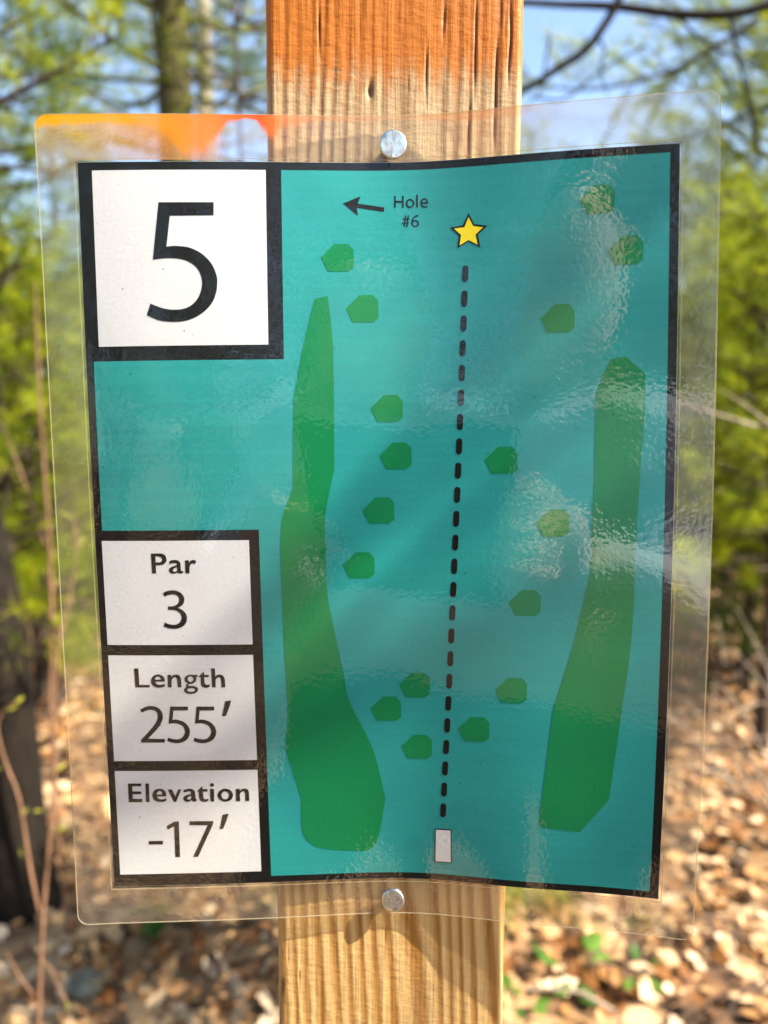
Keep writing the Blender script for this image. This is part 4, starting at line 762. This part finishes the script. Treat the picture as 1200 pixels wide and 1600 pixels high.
# a stone and fallen sticks
def stone(px, py, r, label, seed):
    d = (px_at(px, py, 1.0)-CAM); p = CAM+d*((.03-CAM.z)/d.z); bm = bmesh.new(); bmesh.ops.create_icosphere(bm, subdivisions=3, radius=r); rg = np.random.RandomState(seed); ax = rg.normal(size=(9, 3)); ax /= np.linalg.norm(ax, axis=1)[:, None]
    for v in bm.verts:
        n = np.array(v.co)/r; s = 1+.10*sum(math.sin(3*float(n@a)+k) for k, a in enumerate(ax[:5]))
        for a in ax: s = min(s, .86/max(1e-3, float(n@a))) if float(n@a) > .8 else s
        v.co = v.co*s; v.co.z *= .55
    me = bpy.data.meshes.new('stone'); bm.to_mesh(me); bm.free(); o = link('stone', me, M['stone']); o.location = (p.x, p.y, .015+float(gz(p.x, p.y))); tag(o, label, 'stone')
stone(130, 1535, .045, 'grey lichened stone in shaded litter at the lower left', 3)
def stick(a, b, r, label, bark='twig'):
    def gp(px, py, zz):
        d = (px_at(px, py, 1.0)-CAM); return CAM+d*((zz-CAM.z)/d.z)
    A, B = gp(*a), gp(*b); m_ = A.lerp(B, .5)+Vector((.015, .01, .012))
    woody('fallen_stick', [('stick', [A, m_, B], [r, r*.8, r*.5])], label, 'stick', bark, group='fallen sticks in the leaf litter')
stick((1080, 1640, .12), (1230, 1490, .10), .0035, 'thin dark stick slanting across the lower right corner', 'bark')
stick((960, 1580, .03), (820, 1545, .05), .005, 'short stick lying in the litter right of the post', 'twig_pale')
stick((250, 1590, .04), (410, 1440, .05), .005, 'curved stick lying in shade left of the post', 'twig')
# ------------------------------------------------------------------ the photographer, mirrored faintly in the film
def plain_mat(name, col, rough=.8, bump=0.0, scale=400):
    m, nt, out = new_mat(name); b = N(nt, 'ShaderNodeBsdfPrincipled'); tc = N(nt, 'ShaderNodeTexCoord').outputs['Object']
    L(nt, mixc(nt, noise(nt, tc, 30, 3), tuple(c*.82 for c in col), tuple(min(1, c*1.15) for c in col)), b.inputs['Base Color']); b.inputs['Roughness'].default_value = rough
    L(nt, b.outputs[0], out.inputs[0]); return m
M['skin'] = plain_mat('skin', (.72, .48, .36), .5); M['shirt'] = plain_mat('pale_blue_shirt', (.66, .72, .78)); M['trousers'] = plain_mat('dark_green_trousers', (.05, .06, .035))
M['hair'] = plain_mat('brown_hair', (.03, .018, .010), .5); M['phone'] = plain_mat('dark_phone', (.015, .016, .018), .3); M['shoe'] = plain_mat('brown_shoe', (.06, .035, .02)); M['eye'] = plain_mat('eye', (.03, .02, .015), .2)
def skinned(name, verts, edges, root, mat, parent, sub=2):
    me = bpy.data.meshes.new(name); me.from_pydata([v[0] for v in verts], edges, []); o = link(name, me, mat, parent)
    o.modifiers.new('skin', 'SKIN'); me.skin_vertices
    for i, v in enumerate(verts):
        r = v[1]; me.skin_vertices[0].data[i].radius = r if isinstance(r, tuple) else (r, r); me.skin_vertices[0].data[i].use_root = (i == root)
    sb = o.modifiers.new('sub', 'SUBSURF'); sb.levels = sub; sb.render_levels = sub; return o
pers = empty('person', (.03, -.80, 0)); tag(pers, 'person in a pale blue shirt holding up a phone, mirrored faintly in the sign', 'person')
bx_ = .0; HR, HL = (.012, .49, 1.215), (-.085, .49, 1.225)
bodyv = [((0, 0, .90), (.155, .115)), ((0, .0, 1.10), (.15, .10)), ((0, 0, 1.26), (.165, .10)), ((0, .02, 1.36), (.075, .065)), ((0, .035, 1.43), (.055, .06)), ((0, .055, 1.50), (.072, .085)), ((0, .055, 1.60), (.070, .085)), ((0, .05, 1.655), (.045, .055)),
 ((.17, 0, 1.30), .058), ((.165, .10, 1.16), .050), ((.105, .235, 1.105), .046), ((HR[0]+.02, .41, 1.185), .034), ((HR[0]+.01, .47, 1.225), (.022, .036)),
 ((-.17, 0, 1.30), .058), ((-.24, .10, 1.10), .046), ((-.21, .26, 1.06), .042), ((HL[0]-.04, .42, 1.18), .030), ((HL[0]-.01, .47, 1.225), (.022, .036)),
 ((.09, 0, .82), .085), ((.10, .02, .47), .056), ((.10, -.02, .10), .040), ((.11, .10, .035), (.045, .032)),
 ((-.09, 0, .82), .085), ((-.10, .02, .47), .056), ((-.10, -.02, .10), .040), ((-.11, .10, .035), (.045, .032))]
ed = [(0, 1), (1, 2), (2, 3), (3, 4), (4, 5), (5, 6), (6, 7), (2, 8), (8, 9), (9, 10), (10, 11), (11, 12), (2, 13), (13, 14), (14, 15), (15, 16), (16, 17), (0, 18), (18, 19), (19, 20), (20, 21), (0, 22), (22, 23), (23, 24), (24, 25)]
skinned('body', bodyv, ed, 0, M['skin'], pers)
up = lambda v, k: (v[0], tuple(x+k for x in v[1]) if isinstance(v[1], tuple) else v[1]+k)
skinned('shirt', [up(bodyv[0], .012), up(bodyv[1], .016), up(bodyv[2], .012), up(bodyv[3], .006), up(bodyv[8], .014), up(bodyv[9], .014), up(bodyv[10], .012), up(bodyv[11], .010), up(bodyv[13], .014), up(bodyv[14], .014), up(bodyv[15], .012), up(bodyv[16], .010)], [(0, 1), (1, 2), (2, 3), (2, 4), (4, 5), (5, 6), (6, 7), (2, 8), (8, 9), (9, 10), (10, 11)], 0, M['shirt'], pers)
skinned('trousers', [((0, 0, .93), (.16, .122)), ((0, 0, .86), (.165, .125)), ((.092, 0, .78), .096), ((.10, .02, .47), .072), ((.10, -.02, .10), .062), ((-.092, 0, .78), .096), ((-.10, .02, .47), .072), ((-.10, -.02, .10), .062)], [(0, 1), (1, 2), (2, 3), (3, 4), (1, 5), (5, 6), (6, 7)], 0, M['trousers'], pers)
skinned('hair', [((0, -.02, 1.50), (.06, .05)), ((0, -.005, 1.60), (.078, .075)), ((0, .035, 1.672), (.062, .066)), ((0, .10, 1.668), (.045, .022))], [(0, 1), (1, 2), (2, 3)], 1, M['hair'], pers)
for sx_ in (-1, 1):
    skinned('shoe', [((.10*sx_, -.04, .06), (.05, .05)), ((.11*sx_, .06, .045), (.048, .042)), ((.115*sx_, .16, .035), (.042, .03))], [(0, 1), (1, 2)], 0, M['shoe'], pers)
    H_ = HR if sx_ > 0 else HL
    for k in range(4):                                              # fingers curled round the back of the phone
        z_ = H_[2]-.03+k*.019; x_ = H_[0]+.012*sx_; ln = (.052, .060, .064, .056)[k]
        skinned('finger', [((x_, .468, z_), .0095), ((x_-.004*sx_, .505, z_+.003), .009), ((x_-.022*sx_, .512+.004, z_+.004), .0085), ((x_-ln*sx_*.75, .5125, z_+.004), .0075)], [(0, 1), (1, 2), (2, 3)], 0, M['skin'], pers, 1)
    skinned('thumb', [((H_[0], .462, H_[2]-.02), .012), ((H_[0]-.016*sx_, .476, H_[2]+.012), .0105), ((H_[0]-.03*sx_, .486, H_[2]+.034), .0085)], [(0, 1), (1, 2)], 0, M['skin'], pers, 1)
    skinned('ear', [((.074*sx_, .035, 1.56), (.012, .018)), ((.080*sx_, .03, 1.59), (.010, .018))], [(0, 1)], 0, M['skin'], pers, 1)
    skinned('eye', [((.030*sx_, .128, 1.575), .011), ((.030*sx_, .132, 1.575), .010)], [(0, 1)], 0, M['eye'], pers, 1)
skinned('nose', [((0, .130, 1.575), .010), ((0, .150, 1.54), .014), ((0, .142, 1.532), .012)], [(0, 1), (1, 2)], 0, M['skin'], pers, 1)
skinned('mouth', [((-.022, .130, 1.50), .006), ((0, .139, 1.502), .008), ((.022, .130, 1.50), .006)], [(0, 1), (1, 2)], 1, M['shirt'], pers, 1)
bpy.data.objects['mouth'].data.materials[0] = plain_mat('lips', (.42, .17, .14), .5)
bm = bmesh.new(); bmesh.ops.create_cube(bm, size=1.0); bmesh.ops.scale(bm, vec=(.074, .0078, .150), verts=bm.verts); bmesh.ops.bevel(bm, geom=bm.edges[:], offset=.003, segments=3, affect='EDGES')
me = bpy.data.meshes.new('phone'); bm.to_mesh(me); bm.free(); ph = link('phone', me, M['phone']); tag(ph, 'dark phone held upright in both hands in front of the sign', 'phone')
ph.matrix_world = Matrix.Translation(CAM-FWD*.0085-UP*.052-RIGHT*.012) @ cam.matrix_world.to_3x3().to_4x4() @ Matrix.Rotation(-math.pi/2, 4, 'X').inverted()
# ------------------------------------------------------------------ the wood further off, and the wood behind the viewer
def wood_mass(name, seeds, spots, label, needle, nn=7):
    Vt = []; Ft = []; Vn = []; Rn = []; ct = 0
    lib = []
    for s in seeds: tr, lb, nd, _ = pine(s, 8+s % 3, .12, 1.2+(s % 4)*.5, 2.0, 0.5, 6, .2, .1, nn, .15, hmax=9, nw=.012); a, f = tr.arrays(); b_, g = lb.arrays(); lib.append((np.concatenate([a, b_]), np.concatenate([f, g+len(a)]), nd))
    rg = np.random.RandomState(seeds[0])
    for i, (x, y, sc) in enumerate(spots):
        V, F, nd = lib[i % len(lib)]; a = rg.uniform(0, 6.28); R_ = np.array([[math.cos(a), -math.sin(a), 0], [math.sin(a), math.cos(a), 0], [0, 0, 1]])
        Vt.append(V*sc@R_.T+[x, y, 0]); Ft.append(F+ct); ct += len(V); Vn.append(nd[0]*sc@R_.T+[x, y, 0]); Rn.append(nd[2])
    e = empty(name, (0, 0, 0)); tag(e, label, 'wood'); e['kind'] = 'stuff'
    o = link('trunks', fast_mesh('trunks', np.concatenate(Vt), np.concatenate(Ft), True), M['bark'], e); o['kind'] = 'stuff'
    n = np.concatenate(Vn); o = link('foliage', fast_mesh('foliage', n, np.arange(len(n)).reshape(-1, 3), False, {'rnd': np.concatenate(Rn)}), M[needle], e); o['kind'] = 'stuff'
rg = np.random.RandomState(9); sp = []
for k in range(14):
    y = rg.uniform(9, 24); x = rg.uniform(-.75, .75)*(y+2); sp.append((x, y, rg.uniform(.7, 1.0)))
for k in range(46):
    y = rg.uniform(6.0, 20); x = rg.uniform(-.8, .8)*(y+1); sp.append((x, y, rg.uniform(.24, .42)*(1 if y < 10 else 1.3)))
wood_mass('pine_woods', [31, 32, 34], sp, 'pine wood seen far behind the sign', 'needle', 9)
sp = []
for k in range(16):
    a = math.radians(rg.uniform(150, 290)); r = rg.uniform(5.5, 12); x, y = r*math.cos(a)-1.0, r*math.sin(a)-1
    if x > 1.0: continue
    sp.append((x, y, rg.uniform(.45, .9)))
sp += [(-1.3, -5.2, .75), (-2.4, -4.6, .8), (-3.4, -5.6, .9), (-2.0, -6.8, 1.0), (-.3, -7.0, .9), (.6, -6.0, .62), (2.7, -3.4, .5), (3.8, -4.8, .62), (2.0, -5.2, .5), (4.6, -3.6, .5), (-3.2, -3.6, .6), (-.9, -4.0, .34), (.25, -4.4, .36)]
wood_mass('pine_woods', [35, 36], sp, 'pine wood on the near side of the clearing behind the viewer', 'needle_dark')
